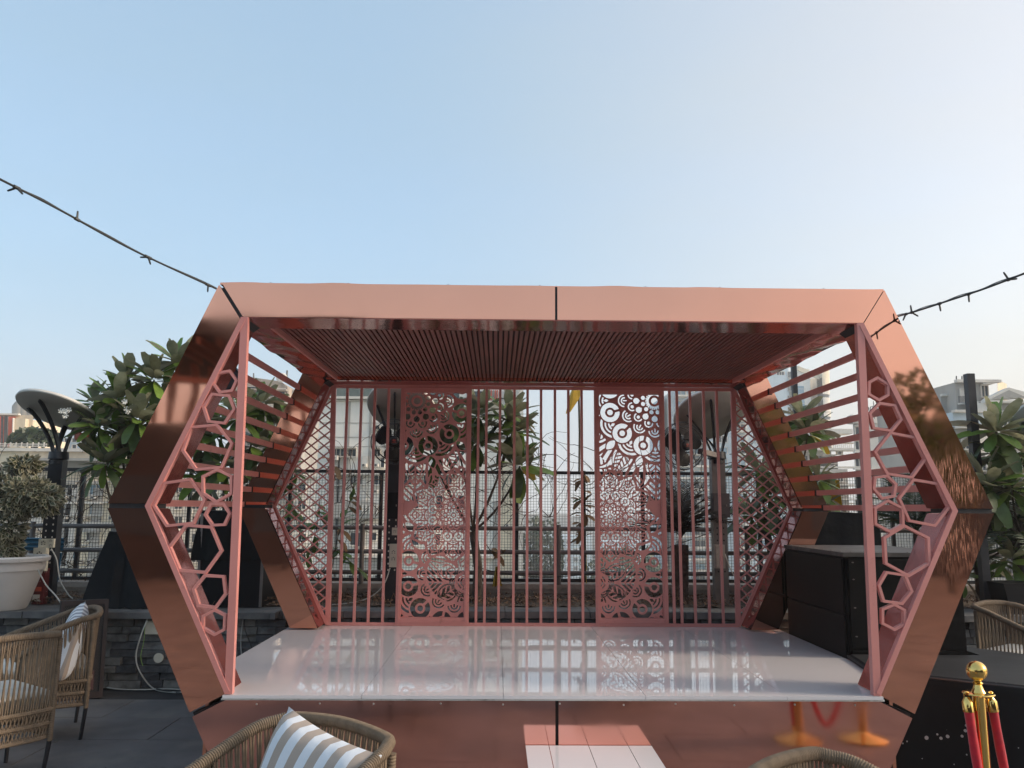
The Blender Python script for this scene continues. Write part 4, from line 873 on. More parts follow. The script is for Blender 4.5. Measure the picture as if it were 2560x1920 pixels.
def fan_thing(px, py, Y, rpx, label, face):
    c = atY(px, py, Y); r = rpx*Y/FPX; t = thing('wall_fan', label, 'fan', c, 'black industrial fans on the disc posts')
    M = Matrix.Translation(c) @ Matrix.Rotation(R(face), 4, 'Z')
    cage = MB()
    for rr, y in ((r, 0), (r*.98, -.03), (r*.8, -.07), (r*.8, .06), (r*.3, -.095)):
        cage.tube([(rr*math.cos(6.2832*k/40), y, rr*math.sin(6.2832*k/40)) for k in range(41)], .0035, 4, False)
    for k in range(90):
        a = 6.2832*k/90; q = (math.cos(a), math.sin(a))
        cage.tube([(q[0]*.06, -.10, q[1]*.06), (q[0]*r*.6, -.09, q[1]*r*.6), (q[0]*r*.9, -.055, q[1]*r*.9), (q[0]*r, 0, q[1]*r), (q[0]*r*.85, .055, q[1]*r*.85), (q[0]*.06, .08, q[1]*.06)], .0013, 3, False)
    cage.xf(M).build('guard', BLACKM, t)
    for k in range(3):
        a0 = k*2.0944+.5; vs = []
        for i in range(7):
            rr = .045+(r*.86-.045)*i/6; wd = .5+.55*math.sin(math.pi*min(1, i/6*.9+.1))
            for j in range(5): an = a0+wd*(j/4-.5)*1.5; vs.append((rr*math.cos(an), -.03+.05*(j/4), rr*math.sin(an)))
        MB().add(vs, [(i*5+j, i*5+j+1, (i+1)*5+j+1, (i+1)*5+j) for i in range(6) for j in range(4)]).xf(M).build('blade', DARKBOX, t, True)
    hub = MB().lathe([(.001, 0), (.035, .004), (.05, .02), (.05, .05)], 20); hub.xf(M @ Matrix.Translation((0, -.104, 0)) @ Matrix.Rotation(R(-90), 4, 'X')).build('hub_badge', BLACKM, t, True)
    n = 12; MB().add([(.018*math.cos(6.283*q/n), -.1065, .012*math.sin(6.283*q/n)+.006) for q in range(n)]+[(-.022, -.1065, -.016), (.022, -.1065, -.016), (.022, -.1065, -.01), (-.022, -.1065, -.01)], [tuple(range(n)), (12, 13, 14, 15)]).xf(M).build('badge_mark', REDBOX, t)
    MB().lathe([(.001, 0), (.07, .01), (.075, .12), (.05, .17), (.001, .175)], 16).xf(M @ Matrix.Translation((0, .04, 0)) @ Matrix.Rotation(R(-90), 4, 'X')).build('motor', DARKBOX, t, True)
    return t, M
disc_lamp(146, 1032, 8.15, 100, 24, -22, 138, 'black perforated post with tilted round disc, left of the plumeria tree')
disc_lamp(1003, 1022, 8.25, 86, 38, -10, 985, 'black post with round disc behind the left part of the back screen')
disc_lamp(1775, 1040, 8.25, 90, 38, 6, 1795, 'grey brown post with round disc behind the right bars of the screen', half=1)
disc_lamp(2612, 1070, 7.9, 78, 60, -20, 2625, 'post with round disc cut off by the right photo edge')
t, M = fan_thing(985, 1105, 7.98, 57, 'black fan on the post behind the left end of the screen', 8)
t, M = fan_thing(1706, 1115, 7.98, 60, 'black fan with red badge on the post behind the right bars', 16)
MB().bar(atY(1750, 1128, 8.05), atY(1795, 1140, 8.2), .06, .05).build('bracket', GALV, t)
def boxthing(name, label, cat, r, Y, d, mt, extra=None):
    x0, x1, z0, z1 = px_rect(*r, Y); t = thing(name, label, cat, ((x0+x1)/2, Y, z0)); MB().box(x0, x1, Y, Y+d, z0, z1).build('case', mt, t)
    if extra == 'socket':
        hs = MB(); cx, cz, u = (x0+x1)/2, (z0+z1)/2, (x1-x0)/10
        cs = [cz] if (z1-z0) < 1.5*(x1-x0) else [cz+u*4, cz-u*4]
        for c in cs:
            for dx, dz in ((0, 2), (-1.6, -1), (1.6, -1), (-1.6, 1), (1.6, 1)): hs.box(cx+dx*u-u*.45, cx+dx*u+u*.45, Y-.003, Y-.0005, c+dz*u-u*.5, c+dz*u+u*.5)
        hs.build('socket_holes', BLACKM, t)
    elif extra == 'door': MB().box(x0+.01, x1-.01, Y-.006, Y-.0005, z0+.01, z1-.01).build('door', mt, t); MB().box(x1-.04, x1-.03, Y-.012, Y-.0065, (z0+z1)/2-.01, (z0+z1)/2+.01).build('latch', GALV, t)
    return t
boxthing('junction_box', 'plain black electrical box between the left fan and the two cream sockets', 'electrical box', (968, 1231, 999, 1296), 8.10, .09, DARKBOX, 'door')
boxthing('power_socket', 'small square cream socket on the post left of the floral panel', 'power socket', (980, 1319, 994, 1338), 8.15, .03, CREAMBOX, 'socket')
boxthing('power_socket', 'tall cream double socket low on the post left of the floral panel', 'power socket', (974, 1360, 993, 1418), 8.12, .06, CREAMBOX, 'socket')
boxthing('junction_box', 'dark grey angular metal box mounted below the fan with red badge', 'electrical box', (1781, 1233, 1826, 1294), 8.10, .08, GREYBOX, 'door')
boxthing('cable_box', 'beige ribbed box on the lower post behind the right bars', 'electrical box', (1787, 1362, 1814, 1421), 8.12, .06, PARAPET, 'door')
boxthing('power_socket', 'small square socket on the far left black post', 'power socket', (97, 1347, 120, 1369), 8.02, .03, CREAMBOX, 'socket')
boxthing('power_socket', 'narrow black-faced socket beside the small one on the far left post', 'power socket', (121, 1347, 133, 1369), 8.02, .03, CREAMBOX, 'socket')
boxthing('power_socket', 'tall cream socket box partly behind the white flower pot', 'power socket', (84, 1370, 110, 1428), 7.98, .06, CREAMBOX, 'socket')
# black mast right
p = atY(2422, 935, 7.9); MB().bar((p.x, 7.9, .6), (p.x, 7.9, p.z), .075, .075).build('black_mast', BLACKM); tag(bpy.data.objects['black_mast'], 'plain square black mast standing right of the stage', 'post')
p = atY(1992, 900, 8.5); MB().bar((p.x, 8.6, .8), (p.x, 8.6, 3.3), .05, .05).build('square_mast', BLACKM); tag(bpy.data.objects['square_mast'], 'thin dark mast behind the right side bars of the stage', 'post')
# =================================================================== plants
def leaf_mesh(name, L, Wd, mt, droop=.18, fold_=.10, n=8):
    vs = []
    for i in range(n+1):
        t = i/n; w_ = Wd*.5*max(.08, math.sin(math.pi*min(.985, t**1.55*.93+.04)))**.62 if 0 < i < n else Wd*.04
        if i == n: w_ = Wd*.22
        y = L*t; z = -droop*L*t*t
        vs += [(-w_, y, z+fold_*w_*1.0), (0, y, z), (w_, y, z+fold_*w_*1.0)]
    fs = []
    for i in range(n): fs += [(3*i, 3*i+1, 3*i+4, 3*i+3), (3*i+1, 3*i+2, 3*i+5, 3*i+4)]
    return MB().add(vs, fs).mesh(name, mt, True)
LM = [leaf_mesh('leaf', .31, .108, LEAFS[0]), leaf_mesh('leaf', .28, .104, LEAFS[1], .08), leaf_mesh('leaf', .32, .104, LEAFS[2], .35), leaf_mesh('leaf', .27, .096, LEAFS[0], .05, .3), leaf_mesh('leaf', .28, .10, LEAFS[1], .25)]
LMY = leaf_mesh('leaf', .26, .085, LEAFY, .25); LMD = leaf_mesh('leaf', .28, .088, LEAFS[2], .12)
def rosette(t, p, n, sc=1.0, rnd=random, tilt=(0, 0, 1), yellow=0):
    ax = Vector(tilt).normalized()
    for k in range(n):
        f = k/(n-1) if n > 1 else 0; el = R(rnd.uniform(-10, 10)+68-98*f); az = k*2.39996+rnd.uniform(-.2, .2)
        d = Vector((math.cos(az)*math.cos(el), math.sin(az)*math.cos(el), math.sin(el)))
        q = Vector((0, 0, 1)).rotation_difference(ax); d = q @ d
        up = (Vector((0, 0, 1))-d*d.z); up = up.normalized() if up.length > .05 else Vector((1, 0, 0))
        up = (Matrix.Rotation(rnd.uniform(-.5, .5), 4, d) @ up)
        x = d.cross(up); M = Matrix(((x.x, d.x, up.x, p.x+d.x*.03), (x.y, d.y, up.y, p.y+d.y*.03), (x.z, d.z, up.z, p.z+d.z*.03), (0, 0, 0, 1)))
        me = LMY if (yellow and k == n-1-yellow % 3) else (LM[rnd.choice((0, 1, 3, 4))] if f < .5 else LM[rnd.choice((0, 2, 4, 2))])
        inst(me, 'leaf', t, M @ Matrix.Scale(sc*rnd.uniform(.75, 1.12), 4))
def fill(mb, p, n, sc, rnd):
    for k in range(n):
        d = Vector((rnd.uniform(-1, 1), rnd.uniform(-.6, 1), rnd.uniform(-.8, .9))).normalized(); up = (Vector((0, 0, 1))-d*d.z); up = up.normalized() if up.length > .05 else Vector((1, 0, 0))
        x = d.cross(up); q = p+Vector((rnd.uniform(-.09, .09), rnd.uniform(.02, .16), rnd.uniform(-.1, .08))); me = rnd.choice(LM); s_ = sc*rnd.uniform(.7, 1.05)
        M = Matrix(((x.x, d.x, up.x, q.x), (x.y, d.y, up.y, q.y), (x.z, d.z, up.z, q.z), (0, 0, 0, 1))) @ Matrix.Scale(s_, 4); mb.cm = rnd.choice((0, 1, 2))
        mb.add([M @ v.co for v in me.vertices], [tuple(pl.vertices) for pl in me.polygons])
def flowers(t, p, n=7):
    b_ = MB()
    for k in range(n):
        c = p+Vector((random.uniform(-.06, .06), random.uniform(-.06, .02), random.uniform(-.04, .06)))
        for q in range(5):
            a = q*1.2566+k; e1 = Vector((math.cos(a), -.3, math.sin(a)))*.030; e2 = Vector((math.cos(a+.7), -.3, math.sin(a+.7)))*.022; b_.add([c, c+e1*.5+Vector((0, -.004, 0)), c+e1, c+e2], [(0, 1, 2, 3)])
    b_.build('flower_cluster', PETAL, t)
def plumeria(label, base, ros, seed, group=None):
    rnd = random.Random(seed); t = thing('plumeria_tree', label, 'tree', base, 'plumeria trees in the planter'); base = Vector(base); fmb = MB()
    fork = base+Vector((rnd.uniform(-.1, .1), 0, .7)); MB().tube([base, base.lerp(fork, .5)+Vector((.03, 0, 0)), fork], [.05, .045, .038], 8).build('trunk', BARK, t, True)
    for i, r in enumerate(ros):
        px, py, Y, n = r[:4]; sc = (r[4] if len(r) > 4 else 1)*1.04; p = atY(px, py, Y)
        mid = fork.lerp(p, .5)+Vector(((p.x-fork.x)*.12+rnd.uniform(-.1, .1), rnd.uniform(-.05, .05), -.08)); pts = [fork*(1-q)**2+mid*2*q*(1-q)+p*q*q for q in [k/6 for k in range(7)]]
        MB().tube(pts, [.014-.005*k/6 for k in range(7)], 6).build('branch', BARK, t, True)
        rosette(t, p, int(n*1.45), sc, rnd, ((p.x-fork.x)*.5, -.75, 1), r[5] if len(r) > 5 else 0)
        fill(fmb, p, 6, sc, rnd)
        if len(r) > 6: flowers(t, p+Vector((r[6], -.15, .1)))
    fmb.build('inner_foliage', LEAFS, t, True, kind='stuff')
    return t
plumeria('big plumeria tree with white flowers left of the stage frame', (atY(330, 1300, 8.3).x, 8.3, .66),
 [(292, 1000, 8.1, 17, 1.05), (385, 950, 8.2, 18, 1.0), (246, 1066, 8.0, 17, .95, 0, -.25), (345, 1050, 8.0, 18, 1.0, 0, -.03), (262, 1160, 8.0, 17, .95), (440, 905, 8.3, 16, 1.0),
  (330, 1105, 8.2, 16, 1.0), (410, 1010, 8.4, 16), (400, 1120, 8.3, 16), (300, 1080, 8.5, 14), (320, 950, 8.3, 15, .9), (238, 1010, 8.3, 12, .85), (345, 1180, 8.3, 14, .9)], 11)
plumeria('plumeria tree seen through the left hexagons and side bars', (atY(560, 1300, 8.4).x, 8.4, .66),
 [(600, 1045, 8.2, 18, 1.05, 0, .03), (520, 1090, 8.3, 17), (655, 1010, 8.4, 17), (560, 1170, 8.3, 17), (640, 1120, 8.4, 17), (700, 1060, 8.5, 15), (500, 1190, 8.4, 15), (620, 1210, 8.4, 14), (480, 1050, 8.5, 14), (690, 1170, 8.5, 14), (545, 1010, 8.6, 13, .9)], 12)
plumeria('plumeria tree with one yellow leaf behind the centre of the back screen', (atY(1195, 1300, 8.4).x, 8.4, .66),
 [(1195, 1040, 8.3, 17, 1.0), (1275, 1040, 8.25, 16, .95), (1280, 1085, 8.2, 16, 1.0), (1300, 1165, 8.1, 18, 1.1, 1), (1130, 1060, 8.3, 15), (1100, 1130, 8.3, 15), (1190, 1110, 8.5, 12, .9), (1060, 1080, 8.4, 12, .9)], 13)
plumeria('plumeria tree behind the right lattice and copper column', (atY(1935, 1300, 8.4).x, 8.4, .66),
 [(2005, 1045, 8.3, 15, .9), (2020, 1085, 8.2, 16, 1.0, 1), (2045, 1200, 8.2, 15, .9), (1900, 1180, 8.4, 13), (1925, 1240, 8.4, 14), (2060, 1240, 8.4, 12, .8), (1880, 1290, 8.5, 12), (1950, 1320, 8.5, 12)], 14)
plumeria('plumeria tree at the right edge beside the black mast', (atY(2540, 1420, 8.0).x, 8.0, .66),
 [(2490, 1080, 7.8, 20, 1.15), (2505, 1140, 7.9, 16, 1.05), (2465, 1215, 7.8, 18, 1.1), (2530, 1225, 7.8, 16, 1.1), (2480, 1260, 8.1, 14), (2550, 1130, 8.0, 14), (2420, 1215, 8.1, 10, .8), (2450, 1390, 8.2, 13), (2530, 1400, 8.0, 13), (2400, 1440, 8.3, 9), (2540, 1320, 8.1, 12)], 15)
# climbing leafy plant left centre
lp = MB(); sm = [leaf_mesh('leaf', .11, .05, LEAFS[1], .2, .2, 4), leaf_mesh('leaf', .10, .045, LEAFS[0], .3, .2, 4)]
def twig_plant(label, pts, Y, nl, yel, seed, cat='plant', name='climbing_plant'):
    rnd = random.Random(seed); P = [atY(a, c, Y) for a, c in pts]; t = thing(name, label, cat, P[0]); MB().tube(P, .005, 5).build('stem', BARK, t)
    for k in range(nl):
        q = rnd.uniform(.25, 1)*(len(P)-1); i = min(int(q), len(P)-2); p = P[i].lerp(P[i+1], q-i)
        d = Vector((rnd.uniform(-1, 1), rnd.uniform(-1, .3), rnd.uniform(-.7, .6))).normalized(); up = Vector((0, -.3, 1)); x = d.cross(up).normalized(); up = x.cross(d)
        inst(rnd.choice(sm) if rnd.random() > yel else LMs, 'leaf', t, Matrix(((x.x, d.x, up.x, p.x), (x.y, d.y, up.y, p.y), (x.z, d.z, up.z, p.z), (0, 0, 0, 1))) @ Matrix.Scale(rnd.uniform(.8, 1.5), 4))
LMs = leaf_mesh('leaf', .11, .05, mat('brown_dry_leaf', (.22, .13, .06), .8, var=.3), .4, .3, 4)
twig_plant('climbing plant with drying brown leaves behind the first screen bars', [(830, 1420), (845, 1340), (870, 1270), (885, 1215)], 8.6, 18, .35, 3)
twig_plant('leafy shoots low behind the left lattice and first bars', [(800, 1440), (840, 1370), (870, 1400), (905, 1430)], 8.5, 16, .1, 4)
twig_plant('green leafy plant in the middle of the left lattice', [(770, 1420), (745, 1320), (725, 1240), (740, 1180)], 8.5, 40, .05, 5)
twig_plant('leafy shoots at the lower left lattice', [(800, 1450), (770, 1390), (790, 1330), (800, 1250)], 8.45, 26, .1, 6)
twig_plant('brown hanging dry leaves beside the first screen post', [(820, 1120), (832, 1160), (838, 1200)], 8.7, 10, 1, 7)
twig_plant('dark drooping leaves on the rail behind the fifth centre bar', [(1215, 1360), (1225, 1375), (1240, 1385), (1262, 1382)], 8.66, 7, .8, 8)
twig_plant('dry creeper climbing the dark post right of centre', [(1455, 1440), (1460, 1340), (1456, 1260), (1462, 1180)], 8.88, 34, .85, 9)
# bare twigs on fence at left and elsewhere
def twigs(label, x0, x1, y0, y1, n, seed, Y=8.9):
    rnd = random.Random(seed); b_ = MB()
    for k in range(n):
        p = atY(rnd.uniform(x0, x1), rnd.uniform(y0, y1), Y+rnd.uniform(-.1, .05)); d = Vector((rnd.uniform(-1, 1), 0, rnd.uniform(-.6, 1))).normalized(); pts = [p.copy()]
        for i in range(rnd.randint(5, 11)):
            d = (d+Vector((rnd.uniform(-.5, .5), rnd.uniform(-.05, .05), rnd.uniform(-.5, .5)))).normalized(); p = p+d*.06; pts.append(p.copy())
        b_.tube(pts, [.0045*(1-.7*i/len(pts)) for i in range(len(pts))], 4, False)
    tag(b_.build('bare_creeper', DRYM), label, 'creeper', kind='stuff')
twigs('tangled leafless creeper stems on the wire mesh at far left', -60, 420, 1190, 1480, 120, 1)
twigs('thin bare twigs over the fence behind the centre bars', 1180, 1380, 1130, 1300, 40, 2)
twigs('thin bare twigs over the fence behind the right floral panel and fan', 1470, 1900, 1120, 1290, 50, 3)
twigs('thin bare twigs on the fence behind the first screen bars', 830, 950, 1180, 1330, 18, 4)
# palms
def frond_mesh(L, mt, droop, nl=22, leafl=.16):
    b_ = MB(); pts = [Vector((0, L*t, .25*L*math.sin(t*1.9)-droop*L*t*t)) for t in [i/10 for i in range(11)]]; b_.tube(pts, [.006*(1-.8*i/10) for i in range(11)], 4, False)
    for k in range(nl):
        t = .12+.88*k/nl; i = min(9, int(t*10)); p = pts[i].lerp(pts[i+1], t*10-i)
        for s in (-1, 1):
            l_ = leafl*(1-.5*abs(t-.4)); e = p+Vector((s*l_*.8, l_*.55, -l_*.25*random.uniform(.2, 1.6))); w_ = .007
            b_.add([p+Vector((0, -w_, 0)), e, p+Vector((0, w_, 0)), p.lerp(e, .5)+Vector((0, 0, .01))], [(0, 1, 3), (3, 1, 2)])
    return b_.mesh('frond', mt, False)
def palm(label, px, py, Y, n, L, mt, droop, seed, trunks=(), el=(10, 70)):
    rnd = random.Random(seed); c = atY(px, py, Y); t = thing('palm_plant', label, 'palm', (c.x, Y, .66)); fm = [frond_mesh(L, mt, droop), frond_mesh(L*.85, mt, droop*1.3)]
    for k in range(n):
        M = Matrix.Translation(c) @ Matrix.Rotation(k*2.4+rnd.uniform(-.3, .3), 4, 'Z') @ Matrix.Rotation(R(rnd.uniform(*el)), 4, 'X'); inst(rnd.choice(fm), 'frond', t, M)
    for (a, y0, y1, w_) in trunks:
        p0, p1 = atY(a, y1, Y), atY(a, y0, Y); n_ = 26; b_ = MB().tube([p0.lerp(p1, i/n_) for i in range(n_+1)], [w_*(1+.18*(i % 2)) for i in range(n_+1)], 8)
        for q in range(90):
            f = rnd.random(); pc = p0.lerp(p1, f); an = rnd.uniform(0, 6.28); d = Vector((math.cos(an), math.sin(an), 0)); b_.add([pc+d*w_*.8+Vector((0, 0, -.02)), pc+d*(w_+.022)+Vector((0, 0, .035)), pc+d*w_*.8+Vector((.012, .012, .0))], [(0, 1, 2)])
        b_.build('trunk', DRYM, t)
    if not trunks: MB().tube([(c.x, Y, .66), c], [.05, .03], 7).build('trunk', DRYM, t)
palm('dried twin-trunk palm with drooping brown fronds behind the right bars', 1702, 1345, 8.35, 30, .62, PALMD, .5, 1, ((1690, 1362, 1530, .032), (1712, 1362, 1530, .034)), (25, 85))
palm('dark green palm behind the right hexagon frame', 2290, 1330, 8.3, 24, .75, PALML, .6, 2)
palm('dark green palm between the right column and the railing', 2440, 1330, 8.2, 26, .8, PALML, .55, 3)
palm('dark green palm overhanging the right photo edge', 2540, 1370, 8.1, 22, .8, PALML, .5, 4)
# big drooping banana-like blade by centre mast
bl = thing('dry_banana_leaf', 'dry yellow green blade hanging at the top of the centre right bars', 'leaf', atY(1430, 990, 8.6))
p0 = atY(1455, 940, 8.6)
MB().add([atY(1440, 950, 8.6), atY(1470, 950, 8.6), atY(1446, 1000, 8.55), atY(1426, 1030, 8.5), atY(1414, 1035, 8.5), atY(1425, 985, 8.6)], [(0, 5, 4, 3), (0, 3, 2, 1)]).build('blade', LEAFY, bl)
MB().tube([atY(1448, 1180, 8.7), atY(1449, 1080, 8.65), atY(1446, 940, 8.6)], .012, 6).build('stalk', BARK, bl)
# =================================================================== topiary pot, tarps, boxes
pc = atY(3, 1500, 7.66); pt = thing('flower_pot', 'large round white plastic pot on the stone ledge at far left', 'pot', (pc.x, 7.68, .668)); px_, py_ = pc.x, 7.68
pr = [(.001, .0), (.19, 0), (.205, .02), (.30, .33), (.305, .345), (.315, .345), (.325, .42), (.35, .425), (.355, .455), (.335, .47), (.31, .465), (.30, .43), (.28, .40), (.001, .40)]
MB().lathe(pr, 40, (px_, py_, .669)).build('body', PLASTICW, pt, True); MB().lathe([(.001, .405), (.285, .405)], 30, (px_, py_, .669)).build('soil', SOIL, pt)
tp = thing('topiary_shrub', 'variegated cream and green topiary growing in the white pot', 'shrub', (px_, py_, 1.07))
MB().tube([(px_, py_, 1.07), (px_+.01, py_, 1.5), (px_-.02, py_, 1.95)], [.03, .028, .02], 8).build('stem', BARK, tp, True)
fo = MB(); rnd = random.Random(5)
blobs = [(atY(4, 1372, 7.7), .15, .12), (atY(75, 1232, 7.65), .20, .11), (atY(112, 1250, 7.6), .12, .11), (atY(8, 1222, 7.65), .16, .10), (atY(8, 1318, 7.65), .15, .15), (atY(62, 1162, 7.75), .12, .05), (atY(40, 1265, 7.6), .13, .08)]
for c, rw, rh in blobs:
    for k in range(int(620*rw/.2)):
        a, b2_ = rnd.uniform(0, 6.28), rnd.uniform(-1, 1); r = rnd.uniform(.75, 1.08); s_ = math.sqrt(1-b2_*b2_)
        n_ = Vector((math.cos(a)*s_, math.sin(a)*s_, b2_)); q = c+Vector((n_.x*rw*r, n_.y*rw*r, n_.z*rh*r))
        d = (n_+Vector((rnd.uniform(-.8, .8), rnd.uniform(-.8, .8), rnd.uniform(-1.2, .2)))).normalized(); sd_ = d.cross(n_+Vector((.01, .02, 0))).normalized(); L = rnd.uniform(.055, .085); up = sd_.cross(d)*.0015
        if up.dot(n_) < 0: up = -up
        fo.cm = 1; fo.add([q, q+d*L*.5+sd_*L*.3, q+d*L, q+d*L*.5-sd_*L*.3], [(0, 1, 2, 3)])
        fo.cm = 0; fo.add([q+up+d*L*.06, q+up+d*L*.5+sd_*L*.17, q+up+d*L*.85, q+up+d*L*.5-sd_*L*.17], [(0, 1, 2, 3)])
fo.build('foliage', [VARG, VARC], tp, kind='stuff')
# cartons, blue sheet
bp_ = thing('blue_panel', 'blue ribbed plastic sheet wedged behind the far left post', 'panel', (atY(110, 1400, 8.5).x, 8.5, .9))
a_, c_ = atY(40, 1344, 8.5), atY(158, 1376, 8.5); vs = []
for i in range(13):
    z = a_.z+(c_.z-a_.z)*i/12; y = 8.5-.012*math.sin(i*1.6); vs += [(a_.x, y, z), (c_.x, y, z)]
MB().add(vs, [(2*i, 2*i+1, 2*i+3, 2*i+2) for i in range(12)]).build('upper_sheet', BLUE, bp_)
a_, c_ = atY(118, 1382, 8.52), atY(150, 1455, 8.52); vs = []
for i in range(9):
    x = a_.x+(c_.x-a_.x)*i/8; y = 8.52-.012*math.sin(i*1.6); vs += [(x, y, a_.z), (x-.02, y, c_.z)]
MB().add(vs, [(2*i, 2*i+2, 2*i+3, 2*i+1) for i in range(8)]).build('lower_sheet', BLUE, bp_)
ct = thing('carton', 'dark red printed carton standing between the pot and the post', 'box', (atY(92, 1500, 7.9).x, 7.95, .668))
x0, x1 = atY(76, 1500, 8.0).x, atY(104, 1500, 8.0).x; MB().box(x0, x1, 8.02, 8.14, .67, 1.0).build('case', REDBOX, ct); MB().box(x0+.01, x1-.03, 8.012, 8.019, .70, .76).build('label_strip', TRIM, ct); MB().box(x0+.02, x1-.02, 8.012, 8.019, .79, .83).build('orange_strip', ORANGEP, ct)
def drape(name, label, cat, base, peak, mt, seed, nf=40):
    # tarp draped over a hidden thing: loft from base outline to peak outline with folds
    rnd = random.Random(seed); t = thing(name, label, cat, (sum(p[0] for p in base)/len(base), sum(p[1] for p in base)/len(base), base[0][2]))
    def outline(P, k, ph):
        L = len(P); q = k/nf*L; i = int(q) % L; a, c = Vector(P[i]), Vector(P[(i+1) % L]); return a.lerp(c, q-int(q))
    rows = 10; vs = []
    cb = sum((Vector(p) for p in base), Vector())/len(base)
    for r in range(rows+1):
        f = r/rows
        for k in range(nf):
            p = outline(base, k, 0).lerp(outline(peak, k, 0), f); d = (p-cb); d.z = 0; d.normalize() if d.length > 0 else None
            p = p+d*(.022*math.sin(k*1.9+seed)+.015*math.sin(k*3.1+f*4))*(1-f*.6)+Vector((0, 0, .01*math.sin(k*2.3)*(f < .05))); vs.append(p)
    top = sum((Vector(p) for p in peak), Vector())/len(peak)+Vector((0, 0, .006)); vs.append(top); T = len(vs)-1
    fs = [(r*nf+k, r*nf+(k+1) % nf, (r+1)*nf+(k+1) % nf, (r+1)*nf+k) for r in range(rows) for k in range(nf)]+[(rows*nf+k, rows*nf+(k+1) % nf, T) for k in range(nf)]
    MB().add(vs, fs).build('tarp', mt, t, True); return t
bx0, bx1 = atY(222, 1525, 7.85).x, atY(395, 1525, 7.85).x; tx0, tx1 = atY(280, 1325, 8.1).x, atY(360, 1325, 8.1).x; zt3 = atY(285, 1328, 8.1).z
drape('tarp_covered_stack', 'black tarpaulin draped over a tall peaked stack left of the stage', 'tarpaulin', [(bx0, 7.72, .67), (bx1, 7.72, .67), (bx1, 8.45, .67), (bx0, 8.45, .67)], [(tx0, 8.05, zt3), (tx1, 8.05, zt3-.02), (tx1, 8.25, zt3-.02), (tx0, 8.25, zt3)], TARP, 1)
xa, xb = atY(489, 1400, 7.85).x, atY(664, 1400, 7.85).x; zc0, zc1 = atY(560, 1402, 7.85).z, atY(560, 1276, 7.85).z
bb = thing('equipment_cabinet', 'black cabinet with silver edges on the ledge behind the left of the stage', 'cabinet', ((xa+xb)/2, 8.1, .67))
MB().box(xa+.03, xb-.02, 7.86, 8.35, .672, zc1-.03).build('case', DARKBOX, bb)
for xx in (xa+.035, xb-.03): MB().box(xx-.012, xx+.012, 7.845, 7.858, .672, zc1-.03).build('edge_trim', GALV, bb)
drape('cabinet_cover', 'black cloth cover over the top half of the silver-edged cabinet', 'cover', [(xa-.02, 7.83, zc0), (xb+.02, 7.83, zc0+.01), (xb+.02, 8.4, zc0), (xa-.02, 8.4, zc0)], [(xa+.03, 7.86, zc1), (xb-.03, 7.86, zc1-.02), (xb-.03, 8.35, zc1-.02), (xa+.03, 8.35, zc1)], TARP, 2)
x0, x1 = atY(2006, 1300, 8.0).x, atY(2190, 1300, 8.0).x; z1 = atY(2060, 1278, 8.0).z
drape('tarp_covered_machine', 'black tarpaulin cover behind the large black crate on the right', 'tarpaulin', [(x0-.05, 7.9, .67), (x1+.02, 7.9, .67), (x1+.02, 8.4, .67), (x0-.05, 8.4, .67)], [(x0, 7.95, z1), (x1, 7.95, z1-.02), (x1, 8.35, z1-.02), (x0, 8.35, z1)], TARP, 3)
# big black crate right
cr_ = thing('speaker_crate', 'large black panelled crate with a dusty top right of the stage deck', 'crate', (3.1, 6.7, 0))
c0x, c1x, c0y, c1y, cz = 2.53, 3.38, 6.05, 7.26, 1.285
MB().box(c0x, c1x, c0y, c1y, 0, cz-.025).build('carcass', CRATE, cr_); MB().box(c0x-.02, c1x+.02, c0y-.02, c1y+.01, cz-.024, cz+.006).build('lid', DUST, cr_)
MB().box(c0x-.018, c0x-.002, c0y+.02, c1y-.02, .86, cz-.04).build('side_panel', CRATE, cr_); MB().box(c0x-.018, c0x-.002, c0y+.02, c1y-.02, .2, .84).build('side_panel', CRATE, cr_)
MB().box(c0x+.02, c1x-.02, c0y-.016, c0y-.001, .62, cz-.04).build('front_panel', CRATE, cr_); MB().box(c0x+.02, c1x-.02, c0y-.016, c0y-.001, .05, .60).build('front_panel', CRATE, cr_)
sc_ = MB().ball((0, 0, 0), .009, 4, .5).mesh('bolt', GALV)
for k in range(6): inst(sc_, 'bolt', cr_, Matrix.Translation((c0x+.06+k*.14, c0y+.03, cz+.008)))
for k in range(7): inst(sc_, 'bolt', cr_, Matrix.Translation((c0x+.02, c0y+.12+k*.17, cz+.008)))
for z_ in (.7, .9, 1.1, 1.22): inst(sc_, 'bolt', cr_, Matrix.Translation((c0x+.05, c0y-.018, z_)))
# covered platform right
VS = mat('black_vinyl_paint_spots', (.007, .0075, .009), .4, spec=.2, var=.3, scale=3, bump=.008, bscale=4)
t_ = VS.node_tree; b_ = t_.nodes['Principled BSDF']; g2 = N(t_, 'ShaderNodeNewGeometry'); vo = N(t_, 'ShaderNodeTexVoronoi'); vo.inputs['Scale'].default_value = 19; nz = N(t_, 'ShaderNodeTexNoise'); nz.inputs['Scale'].default_value = 2.1; nz.inputs['Detail'].default_value = 2
t_.links.new(g2.outputs['Position'], vo.inputs['Vector']); t_.links.new(g2.outputs['Position'], nz.inputs['Vector'])
mr = N(t_, 'ShaderNodeMapRange'); mr.inputs[1].default_value = .50; mr.inputs[2].default_value = .72; mr.inputs[3].default_value = 0; mr.inputs[4].default_value = .30; t_.links.new(nz.outputs[0], mr.inputs[0])
lt = N(t_, 'ShaderNodeMath', operation='LESS_THAN'); t_.links.new(vo.outputs['Distance'], lt.inputs[0]); t_.links.new(mr.outputs[0], lt.inputs[1])
